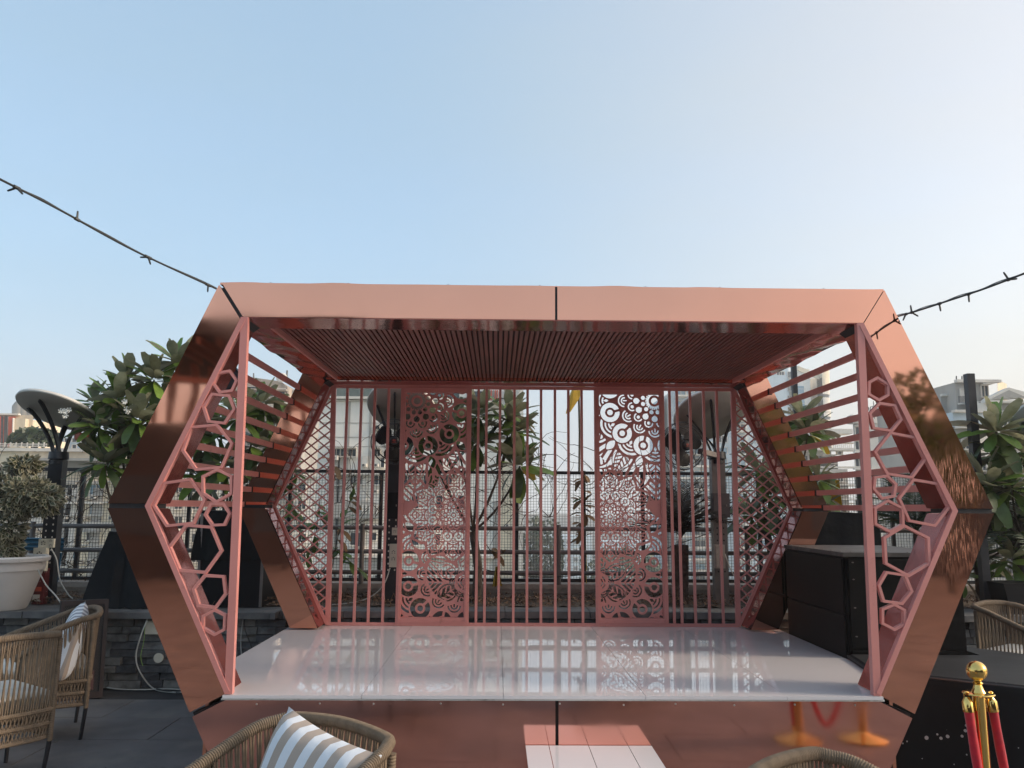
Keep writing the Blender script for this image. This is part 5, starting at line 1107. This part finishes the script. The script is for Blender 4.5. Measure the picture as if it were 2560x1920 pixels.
mx = N(t_, 'ShaderNodeMix', data_type='RGBA'); old = b_.inputs['Base Color'].links[0].from_socket; t_.links.new(lt.outputs[0], mx.inputs[0]); t_.links.new(old, mx.inputs[6]); mx.inputs[7].default_value = (.45, .46, .46, 1); t_.links.new(mx.outputs[2], b_.inputs['Base Color'])
pf = thing('covered_platform', 'low platform under black vinyl with white paint spots right of the stage', 'platform', (3.5, 5.9, 0))
pl0, pl1, pl2, pl3 = atZ(2322, 1690, .58), atZ(2660, 1726, .58), atZ(2660, 1678, .58), atZ(2377, 1611, .58)
poly = [(2.40, max(5.19, pl0.y+.08)), (pl0.x, pl0.y), (pl1.x, pl1.y), (pl2.x+.6, pl2.y+.1), (pl3.x, pl3.y), (3.46, 6.6), (3.46, 6.02), (2.5, 6.02)]
vs = []; NP = 0; P2 = []
for i in range(len(poly)):
    a, c = Vector(poly[i]), Vector(poly[(i+1) % len(poly)]); nn_ = max(1, int((c-a).length/.08))
    for k in range(nn_): P2.append(a.lerp(c, k/nn_))
cen = Vector((3.3, 5.8)); n_ = len(P2)
lev = [(0, .015), (.25, .0), (.53, .006), (.568, -.004), (.58, -.025)]
for zz, o_ in lev:
    for k, p in enumerate(P2):
        d = (p-cen).normalized(); q = p+d*(o_+(.012*math.sin(k*1.3)+.008*math.sin(k*.7+zz*9))*(1 if zz < .51 else .15)); vs.append((q.x, q.y, zz))
fs = [(l*n_+k, l*n_+(k+1) % n_, (l+1)*n_+(k+1) % n_, (l+1)*n_+k) for l in range(len(lev)-1) for k in range(n_)]
MB().add(vs, fs).build('side_drape', VS, pf, True)
MB().add([(v[0], v[1], .5805) for v in vs[-n_:]], [tuple(range(n_))]).build('top_cover', VINYL, pf)
MB().tube([(v[0], v[1], .567) for v in vs[-2*n_:-n_]]+[(vs[-2*n_][0], vs[-2*n_][1], .567)], .007, 6, False).build('edge_welt', VINYL, pf)
# floor speaker leaning on the wall
sp_ = thing('floor_speaker', 'dark perforated speaker with a triangular badge leaning on the stone wall', 'speaker', (atZ(230, 1745, 0).x, 7.0, 0))
MS = Matrix.Translation((-3.47, 7.19, .0)) @ Matrix.Rotation(R(30), 4, 'Z') @ Matrix.Rotation(R(-5), 4, 'X')
SB = mat('speaker_brown_black', (.035, .022, .02), .6, var=.3, scale=8); GR = mat('speaker_grille', (.012, .010, .010), .6)
MB().box(-.18, .18, 0, .22, 0, .80).xf(MS).build('cabinet', SB, sp_)
f_ = MB(); f_.box(-.18, -.15, -.02, -.001, 0, .8); f_.box(.15, .18, -.02, -.001, 0, .8); f_.box(-.15, .15, -.02, -.001, .76, .8); f_.box(-.15, .15, -.02, -.001, 0, .05); f_.xf(MS).build('front_frame', SB, sp_)
MB().box(-.15, .15, -.008, -.001, .05, .76).xf(MS).build('grille', GR, sp_)
dots = MB(); zz = .06; r_ = 0
while zz < .75:
    xx = -.145+(.0065 if r_ % 2 else 0)
    while xx < .145: dots.add([(xx-.0045, -.0085, zz), (xx, -.0085, zz-.0045), (xx+.0045, -.0085, zz), (xx, -.0085, zz+.0045)], [(0, 1, 2, 3)]); xx += .013
    zz += .0113; r_ += 1
dots.xf(MS).build('grille_holes', mat('grille_metal', (.05, .04, .038), .4), sp_, kind='stuff')
bd = MB(); bc = (.03, .14)
def tri(sc, y0, y1): return [(bc[0]+.075*sc, bc[1]-.075*sc), (bc[0]-.075*sc, bc[1]-.01*sc), (bc[0]+.075*sc, bc[1]+.085*sc)]
T1, T2 = tri(1, 0, 0), tri(.55, 0, 0); vs = [(x, -.014, z) for x, z in T1]+[(x, -.014, z) for x, z in T2]+[(x, -.009, z) for x, z in T1]+[(x, -.009, z) for x, z in T2]
fs = []
for i in range(3): j = (i+1) % 3; fs += [(i, j, j+3, i+3), (i+6, i+9, j+9, j+6), (i, i+6, j+6, j), (i+3, j+3, j+9, i+9)]
bd.add(vs, fs); bd.box(bc[0]-.005, bc[0]+.05, -.014, -.009, bc[1]-.004, bc[1]+.008); bd.box(bc[0]-.005, bc[0]+.05, -.014, -.009, bc[1]-.028, bc[1]-.02)
bd.xf(MS).build('badge', mat('dull_red_badge', (.11, .05, .045), .5), sp_)
# wall sockets + cables
def cyl_y(c, r, d, n=20):
    return MB().add([(c.x+r*math.cos(6.283*k/n), c.y-d, c.z+r*math.sin(6.283*k/n)) for k in range(n)]+[(c.x+r*math.cos(6.283*k/n), c.y, c.z+r*math.sin(6.283*k/n)) for k in range(n)], [tuple(range(n)), tuple(range(2*n-1, n-1, -1))]+[(k, k+n, (k+1) % n+n, (k+1) % n) for k in range(n)])
c = atY(398, 1644, 7.585); o = cyl_y(c, .042, .02).build('round_cover', CREAMBOX); tag(o, 'round white cover plate on the stone wall beside the copper column', 'cover plate')
x0, x1, z0, z1 = px_rect(366, 1552, 404, 1585, 7.58); o = MB().box(x0, x1, 7.565, 7.60, z0, z1).build('switch_plate', CREAMBOX); tag(o, 'square white switch plate high on the stone wall at left', 'switch plate')
def cable(label, pts, r, mt, name='cable'):
    P = [Vector(p) for p in pts]; out = []
    for i in range(len(P)-1):
        a, b2_, c, d = P[max(0, i-1)], P[i], P[i+1], P[min(len(P)-1, i+2)]
        for k in range(8):
            t = k/8; out.append(.5*((2*b2_)+(c-a)*t+(2*a-5*b2_+4*c-d)*t*t+(3*b2_-a-3*c+d)*t**3))
    out.append(P[-1]); o = MB().tube(out, r, 6).build(name, mt, None, True); tag(o, label, 'cable'); return o
cable('white cable looping down the stone wall to the floor', [atY(372, 1540, 7.52), atY(352, 1590, 7.51), atY(340, 1640, 7.52), atY(350, 1680, 7.5), atZ(385, 1722, .01), atZ(440, 1731, .01), atZ(470, 1728, .01)], .006, CABLEM)
cable('thin green cable hanging below the switch plate', [atY(362, 1560, 7.53), atY(360, 1600, 7.53), atY(352, 1640, 7.53), atY(357, 1665, 7.53)], .003, mat('green_cable', (.25, .4, .1), .5))
cable('white cable lying along the foot of the stone wall', [atZ(262, 1718, .01), atZ(300, 1723, .01), atZ(360, 1724, .01), atZ(420, 1722, .01), atZ(480, 1726, .01)], .006, CABLEM)
cable('black cable on the floor by the stone wall', [atZ(350, 1710, .01), atZ(372, 1718, .012), atZ(420, 1728, .01), atZ(470, 1735, .01)], .006, CABLEB)
cable('grey cable from the left post socket down to the soil', [atY(128, 1372, 8.0), atY(142, 1400, 7.98), atY(150, 1450, 7.95), atY(170, 1485, 7.95), atY(182, 1497, 7.95)], .006, CABLEM)
cable('grey cable from the white pot down to the ledge', [atY(95, 1424, 7.55), atY(115, 1462, 7.6), atY(140, 1490, 7.6), atY(160, 1520, 7.6)], .006, CABLEM)
cable('white cable hanging from the socket behind the first screen bars', [atY(975, 1420, 8.1), atY(960, 1460, 8.1), atY(930, 1490, 8.1), atY(890, 1505, 8.1), atY(830, 1512, 8.1)], .006, CABLEM)
cable('white cable running from the beige box to the soil at right', [atY(1812, 1385, 8.1), atY(1830, 1430, 8.1), atY(1860, 1480, 8.1), atY(1880, 1510, 8.1)], .006, CABLEM)
cable('thin black cable sagging across the railing behind the centre bars', [atY(1180, 1415, 8.68), atY(1250, 1432, 8.68), atY(1330, 1441, 8.68), atY(1410, 1441, 8.68), atY(1500, 1428, 8.68), atY(1640, 1380, 8.6), atY(1780, 1330, 8.3)], .005, CABLEB)
cable('black cable hanging in front of the stone wall beside the back column', [atY(660, 1530, 7.58), atY(618, 1540, 7.57), atY(612, 1570, 7.57), atY(630, 1620, 7.57), atY(636, 1650, 7.57)], .005, CABLEB)
cable('white cable up the stone wall beside the back column', [atY(605, 1650, 7.59), atY(602, 1600, 7.59), atY(608, 1545, 7.58)], .005, CABLEM)
rnd = random.Random(3); pts = []; c = atZ(225, 1512, .69)
for k in range(26): a = k*.9; pts.append((atY(235, 1500, 7.8).x+.16*math.cos(a)*rnd.uniform(.5, 1.1), 7.78+.07*math.sin(a)*rnd.uniform(.5, 1.1), .69+.002*k))
cable('coil of black cable on the ledge below the black tarpaulin', pts, .006, CABLEB, 'cable_coil')
# yellow cloths
def cloth(label, px, py0, py1, wpx, Y, seed):
    rnd = random.Random(seed); vs = []; n = 10
    for i in range(9):
        t = i/8; w_ = wpx*(.35+.65*t)
        for j in range(n+1):
            p = atY(px+w_*(j/n-.5), py0+(py1-py0)*t, Y); vs.append((p.x, Y+.02*math.sin(j*2.1+seed), p.z+rnd.uniform(-.004, .004)*(i == 8)*3))
    o = MB().add(vs, [(i*(n+1)+j, i*(n+1)+j+1, (i+1)*(n+1)+j+1, (i+1)*(n+1)+j) for i in range(8) for j in range(n)]).build('yellow_cloth', YELLOW, None, True); tag(o, label, 'cloth')
cloth('mustard yellow cloth tied to the railing behind the centre bars', 1243, 1416, 1466, 24, 8.64, 1)
cloth('yellow cloth hanging behind the right side bars, left of two', 2072, 1190, 1264, 26, 8.6, 2); cloth('yellow cloth hanging behind the right side bars, right of two', 2092, 1200, 1264, 24, 8.62, 3)
cable('thin yellow ribbon hanging on the dark post right of centre', [atY(1464, 1375, 8.8), atY(1467, 1400, 8.8), atY(1465, 1440, 8.8), atY(1468, 1466, 8.8)], .004, YELLOW, 'yellow_ribbon')
# orange fruit-like float by left lamp
fr_ = thing('orange_float', 'faded orange plastic ball caught in the left plumeria leaves', 'ball', atY(200, 1092, 7.9)); MB().ball(atY(198, 1092, 7.9), .045, 10).build('shell', mat('faded_orange', (.42, .13, .09), .45), fr_, True); MB().ball(atY(213, 1088, 7.92), .035, 8).build('lobe', mat('faded_orange_b', (.40, .13, .09), .45), fr_, True)
# black pot at right
bpx = atY(2545, 1480, 7.75); o = MB().slab([(bpx.x-.17, 7.6), (bpx.x+.2, 7.6), (bpx.x+.2, 7.95), (bpx.x-.17, 7.95)], .67, .94)
vv = [(x+(x-bpx.x)*(.3 if z > .8 else 0), y, z) for x, y, z in o.v]; o.v = vv; o = o.build('square_planter', DARKBOX); tag(o, 'dark square planter pot on the ledge at the right edge', 'planter')
# =================================================================== rope armchairs
def catmull(P, n=8, closed=False):
    P = [Vector(p) for p in P]; out = []; L = len(P)
    for i in range(L if closed else L-1):
        g = (lambda k: P[k % L]) if closed else (lambda k: P[max(0, min(L-1, k))])
        a, b2_, c, d = g(i-1), g(i), g(i+1), g(i+2)
        for k in range(n): t = k/n; out.append(.5*((2*b2_)+(c-a)*t+(2*a-5*b2_+4*c-d)*t*t+(3*b2_-a-3*c+d)*t**3))
    out.append(P[0] if closed else P[-1]); return out
def resample(P, step):
    d = [0]
    for i in range(1, len(P)): d.append(d[-1]+(P[i]-P[i-1]).length)
    n = max(2, int(d[-1]/step)); out = []; j = 0
    for k in range(n+1):
        s_ = d[-1]*k/n
        while j < len(P)-2 and d[j+1] < s_: j += 1
        out.append(P[j].lerp(P[j+1], (s_-d[j])/max(1e-9, d[j+1]-d[j])))
    return out
def ribbed(P, r, pitch=.0085, n=9):
    Q = resample(P, pitch/3); return MB().tube(Q, [r*(1, 1.0, .86)[i % 3] for i in range(len(Q))], n)
def make_chair(label, rope):
    t = thing('rope_armchair', label, 'armchair', (0, 0, 0), 'woven rope armchairs')
    hw, hb, zb, za = .31, .30, .83, .63
    top = catmull([(-hw+.02, -hb, za-.02), (-hw, -hb+.06, za+.02), (-hw-.01, -.05, .72), (-hw, .16, .80), (-hw+.03, hb-.05, zb-.01), (-hw+.09, hb, zb), (0, hb+.02, zb+.01), (hw-.09, hb, zb), (hw-.03, hb-.05, zb-.01), (hw, .16, .80), (hw+.01, -.05, .72), (hw, -hb+.06, za+.02), (hw-.02, -hb, za-.02)])
    ribbed(top, .022).build('top_rail', rope, t, True)
    def hoop(z, k): return catmull([(-hw*k, -hb*k, z), (-hw*k, 0, z), (-hw*k, hb*k*.8, z), (-hw*k*.75, hb*k, z), (0, hb*k+.005, z), (hw*k*.75, hb*k, z), (hw*k, hb*k*.8, z), (hw*k, 0, z), (hw*k, -hb*k, z), (0, -hb*k, z)], 8, True)
    hoops = [(.395, .93), (.315, .90), (.235, .88)]
    for z, k in hoops: ribbed(hoop(z, k), .0135, .010, 7).build('woven_band', rope, t, True)
    T = resample(top, (sum((top[i+1]-top[i]).length for i in range(len(top)-1)))/120.01); h0 = hoop(.395, .93); U = [p for p in h0 if True]
    arc = resample([p for p in h0[:8*8+1]], sum((h0[i+1]-h0[i]).length for i in range(64))/120.01)
    wv_ = MB(); m_ = min(len(T), len(arc))
    for i in range(1, m_-1):
        j = max(0, min(m_-1, i+(1 if i % 2 else -1))); wv_.tube([T[i], T[i].lerp(arc[j], .5)+Vector((0, 0, 0)), arc[j]], .005, 5, False)
    for (za_, ka), (zb_, kb) in zip(hoops[:-1], hoops[1:]):
        A, B_ = resample(hoop(za_, ka), .022), resample(hoop(zb_, kb), .022*kb/ka); q = min(len(A), len(B_))
        for i in range(q-1): wv_.tube([A[i], B_[i+1]], .0046, 5, False); wv_.tube([A[i+1], B_[i]], .0046, 5, False)
    wv_.build('rope_weave', rope, t, True, kind='stuff')
    for sx in (-1, 1):
        for sy, zt_ in ((-1, za-.03), (1, zb-.03)):
            a = Vector((sx*hw*(.97 if sy < 0 else .93), sy*(hb-.02 if sy < 0 else hb-.035), zt_)); b2_ = Vector((sx*hw*.89, sy*hb*.86, .21)); ribbed([a, b2_], .016, .010, 8).build('wrapped_upright', rope, t, True)
            MB().tube([b2_, (sx*hw*.84, sy*hb*.80, .0)], [.014, .012], 10).build('leg', BLACKM, t, True)
    sc_ = MB(); nx_ = 12; vs = []
    for z_, k in ((.41, .86), (.43, .9), (.48, .9), (.50, .84)):
        for (x_, y_) in ((-1, -1), (-.9, -1), (.9, -1), (1, -.9), (1, .9), (.9, 1), (-.9, 1), (-1, .9)): vs.append((x_*hw*k, y_*hb*k, z_))
    fs = [(l*8+k, l*8+(k+1) % 8, (l+1)*8+(k+1) % 8, (l+1)*8+k) for l in range(3) for k in range(8)]+[tuple(range(7, -1, -1)), tuple(range(24, 32))]
    MB().add(vs, fs).build('seat_pad', PADM, t, True)
    return t
ch = make_chair('beige rope armchair nearest the left photo edge, seen from behind', ROPE)
def put(c, x, y, th): c.location = (x, y, 0); c.rotation_euler = (0, 0, R(th))
put(ch, -3.03, 5.13, -127)
def another(x, y, th, label, rope=None):
    c = copytree(ch); c['label'] = label; put(c, x, y, th); return c
another(-3.20, 6.11, -60, 'beige rope armchair further back at left holding two striped cushions')
another(-.73, 2.81, -37, 'beige rope armchair in the foreground holding a large striped cushion')
another(1.05, 2.37, 45, 'beige rope armchair in the foreground right, only its rounded rail showing')
another(4.24, 6.68, 35, 'beige rope armchair with white seat pad behind the black platform on the right')
# cushions
def stripe_mat(name, c1, c2, sc, axis='X'):
    mt = bpy.data.materials.new(name); mt.use_nodes = True; t = mt.node_tree; b_ = t.nodes['Principled BSDF']; tc = N(t, 'ShaderNodeTexCoord'); sx = N(t, 'ShaderNodeSeparateXYZ'); t.links.new(tc.outputs['Object'], sx.inputs[0])
    m1 = N(t, 'ShaderNodeMath', operation='MULTIPLY'); m1.inputs[1].default_value = sc; t.links.new(sx.outputs[axis], m1.inputs[0])
    m2 = N(t, 'ShaderNodeMath', operation='FRACT'); ad = N(t, 'ShaderNodeMath', operation='ADD'); ad.inputs[1].default_value = 50.25; t.links.new(m1.outputs[0], ad.inputs[0]); t.links.new(ad.outputs[0], m2.inputs[0])
    m3 = N(t, 'ShaderNodeMath', operation='GREATER_THAN'); m3.inputs[1].default_value = .5; t.links.new(m2.outputs[0], m3.inputs[0])
    mx = N(t, 'ShaderNodeMix', data_type='RGBA'); mx.inputs[6].default_value = (*c1, 1); mx.inputs[7].default_value = (*c2, 1); t.links.new(m3.outputs[0], mx.inputs[0]); t.links.new(mx.outputs[2], b_.inputs['Base Color'])
    b_.inputs['Roughness'].default_value = .7; nz = N(t, 'ShaderNodeTexNoise'); nz.inputs['Scale'].default_value = 5; nz.inputs['Detail'].default_value = 3; bp = N(t, 'ShaderNodeBump'); bp.inputs['Distance'].default_value = .02; t.links.new(tc.outputs['Object'], nz.inputs['Vector']); t.links.new(nz.outputs[0], bp.inputs['Height']); t.links.new(bp.outputs[0], b_.inputs['Normal'])
    return mt
ST1 = stripe_mat('beige_white_stripe', (.74, .76, .79), (.42, .34, .28), 12.5); ST2 = stripe_mat('grey_white_stripe', (.72, .72, .74), (.3, .31, .34), 24)
def cushion(label, c, size, th, M, mt, seed):
    n = 20; vs = []; rnd = random.Random(seed)
    for sgn in (1, -1):
        for i in range(n+1):
            for j in range(n+1):
                u, v_ = 2*i/n-1, 2*j/n-1; e = (1-u**4)*(1-v_**4); pin = 1-.07*(1-u*u)*abs(v_)**3-.0; pin2 = 1-.07*(1-v_*v_)*abs(u)**3
                z = sgn*th*.5*max(0, e)**.55*(1+.10*math.sin(u*3+seed)*math.cos(v_*2.5+seed)); vs.append((u*size/2*pin2, z, v_*size/2*pin))
    m_ = (n+1)**2; fs = []
    for i in range(n):
        for j in range(n):
            a = i*(n+1)+j; fs += [(a, a+n+1, a+n+2, a+1), (m_+a, m_+a+1, m_+a+n+2, m_+a+n+1)]
    o = MB().add(vs, fs).build('striped_cushion', mt, None, True); o.matrix_world = Matrix.Translation(c) @ M; tag(o, label, 'cushion', 'striped cushions in the armchairs'); return o
RZ = lambda a: Matrix.Rotation(R(a), 4, 'Z'); RX = lambda a: Matrix.Rotation(R(a), 4, 'X'); RY = lambda a: Matrix.Rotation(R(a), 4, 'Y')
cushion('beige and white striped cushion in the foreground armchair', (-.63, 2.87, .625), .50, .18, RZ(-37) @ RX(-20) @ RY(9), ST1, 1)
cushion('grey and white striped cushion in the rear left armchair, further one', (-3.12, 6.27, .62), .42, .15, RZ(-60) @ RX(-18) @ RY(28), ST2, 2)
cushion('beige striped cushion in the rear left armchair, nearer one', (-3.02, 6.05, .58), .40, .15, RZ(-60) @ RX(-14) @ RY(-8), ST1, 3)
# =================================================================== stanchions
def stanchion(x, y, h, label):
    t = thing('rope_stanchion', label, 'stanchion', (x, y, 0), 'brass rope barrier posts'); c = (x, y, 0)
    MB().lathe([(.001, .0), (.16, 0), (.165, .012), (.15, .022), (.05, .045), (.03, .06)], 32, c).build('base', GOLD, t, True)
    MB().lathe([(.027, .05), (.027, h-.14)], 24, c).build('tube', GOLD, t, True)
    MB().lathe([(.001, h-.142), (.062, h-.142), (.066, h-.138), (.062, h-.134), (.03, h-.132), (.022, h-.118), (.016, h-.10), (.022, h-.094), (.014, h-.085)], 28, c).build('collar', GOLD, t, True)
    MB().ball((x, y, h-.043), .043, 14).build('ball', GOLD, t, True); return t
px0 = atY(2440, 1652, 3.72); SX, SY, SH = px0.x, 3.72, px0.z
stanchion(SX, SY, SH, 'polished brass stanchion with ball top holding two red ropes')
def vrope(label, pts, r=.019):
    P = catmull(pts, 10); t = thing('velvet_rope', label, 'rope', P[0], 'red velvet barrier ropes'); MB().tube(P, [r*(1+.03*math.sin(i*1.1)) for i in range(len(P))], 12).build('rope', VELVET, t, True)
    for e, q in ((P[0], P[1]), (P[-1], P[-2])):
        d = (e-q).normalized(); MB().tube([e-d*.012, e+d*.03, e+d*.05], [.0235, .0225, .010], 14).build('end_cap', GOLD, t, True)
        MB().tube([e+d*.045+Vector((.012*math.cos(k*.7), 0, .014*math.sin(k*.7)+.012)) for k in range(8)], .003, 6).build('hook', GOLD, t, True)
    return t
zh = SH-.20; L0, L1 = SX-.055, SX+.058
vrope('red velvet rope hanging on the left of the brass stanchion', [(L0, SY-.01, zh), (L0+.012, SY-.03, zh-.25), (L0+.035, SY-.05, zh-.5), (L0+.05, SY-.07, .08)])
vrope('red velvet rope hanging on the right of the brass stanchion', [(L1, SY, zh), (L1+.03, SY-.0, zh-.25), (L1+.07, SY-.01, zh-.5), (L1+.16, SY-.02, zh-.64), (L1+.26, SY-.03, zh-.5), (L1+.33, SY-.03, zh-.2), (L1+.35, SY-.03, zh)])
stanchion(L1+.41, SY-.03, SH, 'second brass stanchion just outside the right photo edge, mirrored in the copper front')
# =================================================================== string lights
def string(label, P, seed, bulbs):
    rnd = random.Random(seed); pts = catmull(P, 12); t = thing('light_string', label, 'string lights', P[0])
    MB().tube(pts, .0055, 6).build('wire', CABLEB, t, True); MB().tube([p+Vector((0, 0, .006+.003*math.sin(i*.5))) for i, p in enumerate(pts)], .0025, 5).build('second_wire', CABLEB, t, True)
    for f, dirs in bulbs:
        i = min(len(pts)-2, int(f*(len(pts)-1))); p = pts[i]
        for d in dirs: d = Vector(d).normalized(); MB().tube([p, p+d*.038], [.0055, .005], 7).build('bulb_holder', CABLEB, t, True); MB().ball(p+d*.041, .0045, 5).build('bulb', GLASSD, t, True)
        MB().tube([p+(pts[i+1]-p)*-.4, p+(pts[i+1]-p)*.4], .009, 7).build('tape_joint', CABLEB, t)
a = atY(541, 722, D1+.12); b2_ = atY(0, 448, 3.6); b3_ = b2_+(b2_-a)*.6
m1 = atY(333, 625, 4.35); m2 = atY(150, 525, 3.95)
string('dark fairy-light cable running from the left top corner to the upper left', [a, m1, m2, b2_, b3_], 1, [(.22, [(-1, 0, 0), (.4, 0, -1)]), (.44, [(0, 0, 1)]), (.71, [(-1, 0, -.4), (.8, 0, -.8)]), (.06, [(0, 0, -.6)])])
a = atY(2240, 792, D1+.12); q = [atY(2290, 778, 4.7), atY(2370, 752, 4.4), atY(2460, 722, 4.15), atY(2560, 684, 3.9)]
string('dark fairy-light cable rising from the right column to the upper right', [a]+q+[q[-1]+(q[-1]-q[-2])*1.5], 2, [(.18, [(-.1, 0, 1), (1, 0, -.6)]), (.36, [(.1, 0, -1)]), (.52, [(0, 0, -.5)]), (.74, [(-.6, 0, 1), (1, 0, .1)]), (.12, [(-.2, 0, -.4)])])
# =================================================================== behind the camera (seen only mirrored in the copper)
PL = mat('brown_plaster', (.06, .045, .042), .8, var=.25, scale=1)
rb = thing('terrace_restaurant', 'low dark building behind the viewer, mirrored in the copper panels', 'building', (0, -9, 0))
MB().box(-14, -1.5, -14, -9, 0, 3.5).build('wall', PL, rb); MB().box(-1.49, 14, -14, -9.5, 0, 3.6).build('wall', PL, rb)
for k in range(-13, 13, 2): MB().box(k+.2, k+1.6, -9.02-.0 if k < -1.5 else -9.52, -8.95 if k < -1.5 else -9.49, .9 if k % 4 else .05, 2.3).build('window', GLASSD, rb)
MB().box(-14, -2.5, -13, -6.6, 5.0, 5.32).build('pergola_roof', PL, rb)
PB = mat('red_brown_timber', (.26, .09, .05), .5)
for k in range(26): MB().bar((-14+k*.44, -9.1, 4.86), (-14+k*.44, -6.7, 4.86), .08, .18).build('pergola_beam', PB, rb)
for k in range(30): MB().box(-14+k*.38, -13.86+k*.38, -9.06, -9.0, 3.52, 4.75).build('pergola_slat', PB, rb)
MB().bar((-14, -6.7, 4.1), (-2.5, -6.7, 4.1), .12, .10).build('pergola_rail', PB, rb)
for k in range(5): MB().bar((-13.8+k*2.8, -6.7, 0), (-13.8+k*2.8, -6.7, 4.98), .14, .14).build('pergola_post', PL, rb)
MB().box(4, 9, -13, -10, 3.61, 4.9).build('roof_room', PL, rb)
for k in range(7): MB().box(-1+k*.9, -.86+k*.9, -9.6, -9.55, 3.61, 4.1).build('railing_post', PL, rb)
def tree_behind(x, y, z, w_, h_, sd, lb):  # unseen trees added to put dark crown shapes into the copper reflections
    rnd = random.Random(sd); t = thing('added_tree', 'added leafy tree behind the viewer, mirrored dark in the copper panels', 'tree', (x, y, 0), 'added trees behind the viewer'); t['label'] = lb; f = MB()
    for k in range(1400):
        a, b2_, r = rnd.uniform(0, 6.28), rnd.uniform(-1, 1), rnd.uniform(.3, 1)**.6; q = Vector((x+math.cos(a)*math.sqrt(1-b2_*b2_)*r*w_, y+math.sin(a)*math.sqrt(1-b2_*b2_)*r*w_, z+b2_*r*h_)); s_ = rnd.uniform(.06, .13)
        u = Vector((rnd.uniform(-1, 1), rnd.uniform(-1, 1), rnd.uniform(-1, 1))).normalized()*s_; v_ = u.orthogonal().normalized()*s_*.6; f.add([q-u, q+v_, q+u, q-v_], [(0, 1, 2, 3)])
    f.build('crown', LEAFS[0], t, kind='stuff'); MB().tube([(x, y, 0), (x+.1, y, z*.6), (x, y, z)], [.09, .07, .03], 7).build('trunk', BARK, t)
tree_behind(6.2, -4.5, 2.9, 1.0, 1.2, 1, 'added leafy tree mirrored as a dark crown in the upper right copper column'); tree_behind(8.6, -6.0, 3.1, 1.3, 1.4, 2, 'largest added leafy tree mirrored at the outer edge of the right copper column'); tree_behind(-9.5, -4.0, 3.0, .8, 1.2, 3, 'narrow added leafy tree mirrored in the left copper column'); tree_behind(3.6, -7.5, 3.2, .9, 1.1, 4, 'added leafy tree standing against the building behind the viewer')
# haze
HZ = bpy.data.materials.new('haze_air'); HZ.use_nodes = True; t = HZ.node_tree; t.nodes.remove(t.nodes['Principled BSDF'])
pv = N(t, 'ShaderNodeVolumePrincipled'); pv.inputs['Color'].default_value = (.98, .99, 1, 1); pv.inputs['Density'].default_value = .0011; pv.inputs['Anisotropy'].default_value = .2
t.links.new(pv.outputs[0], t.nodes['Material Output'].inputs['Volume'])
tag(MB().box(-2600, 2600, -2600, 2600, -32, 42).build('haze', HZ), kind='stuff')
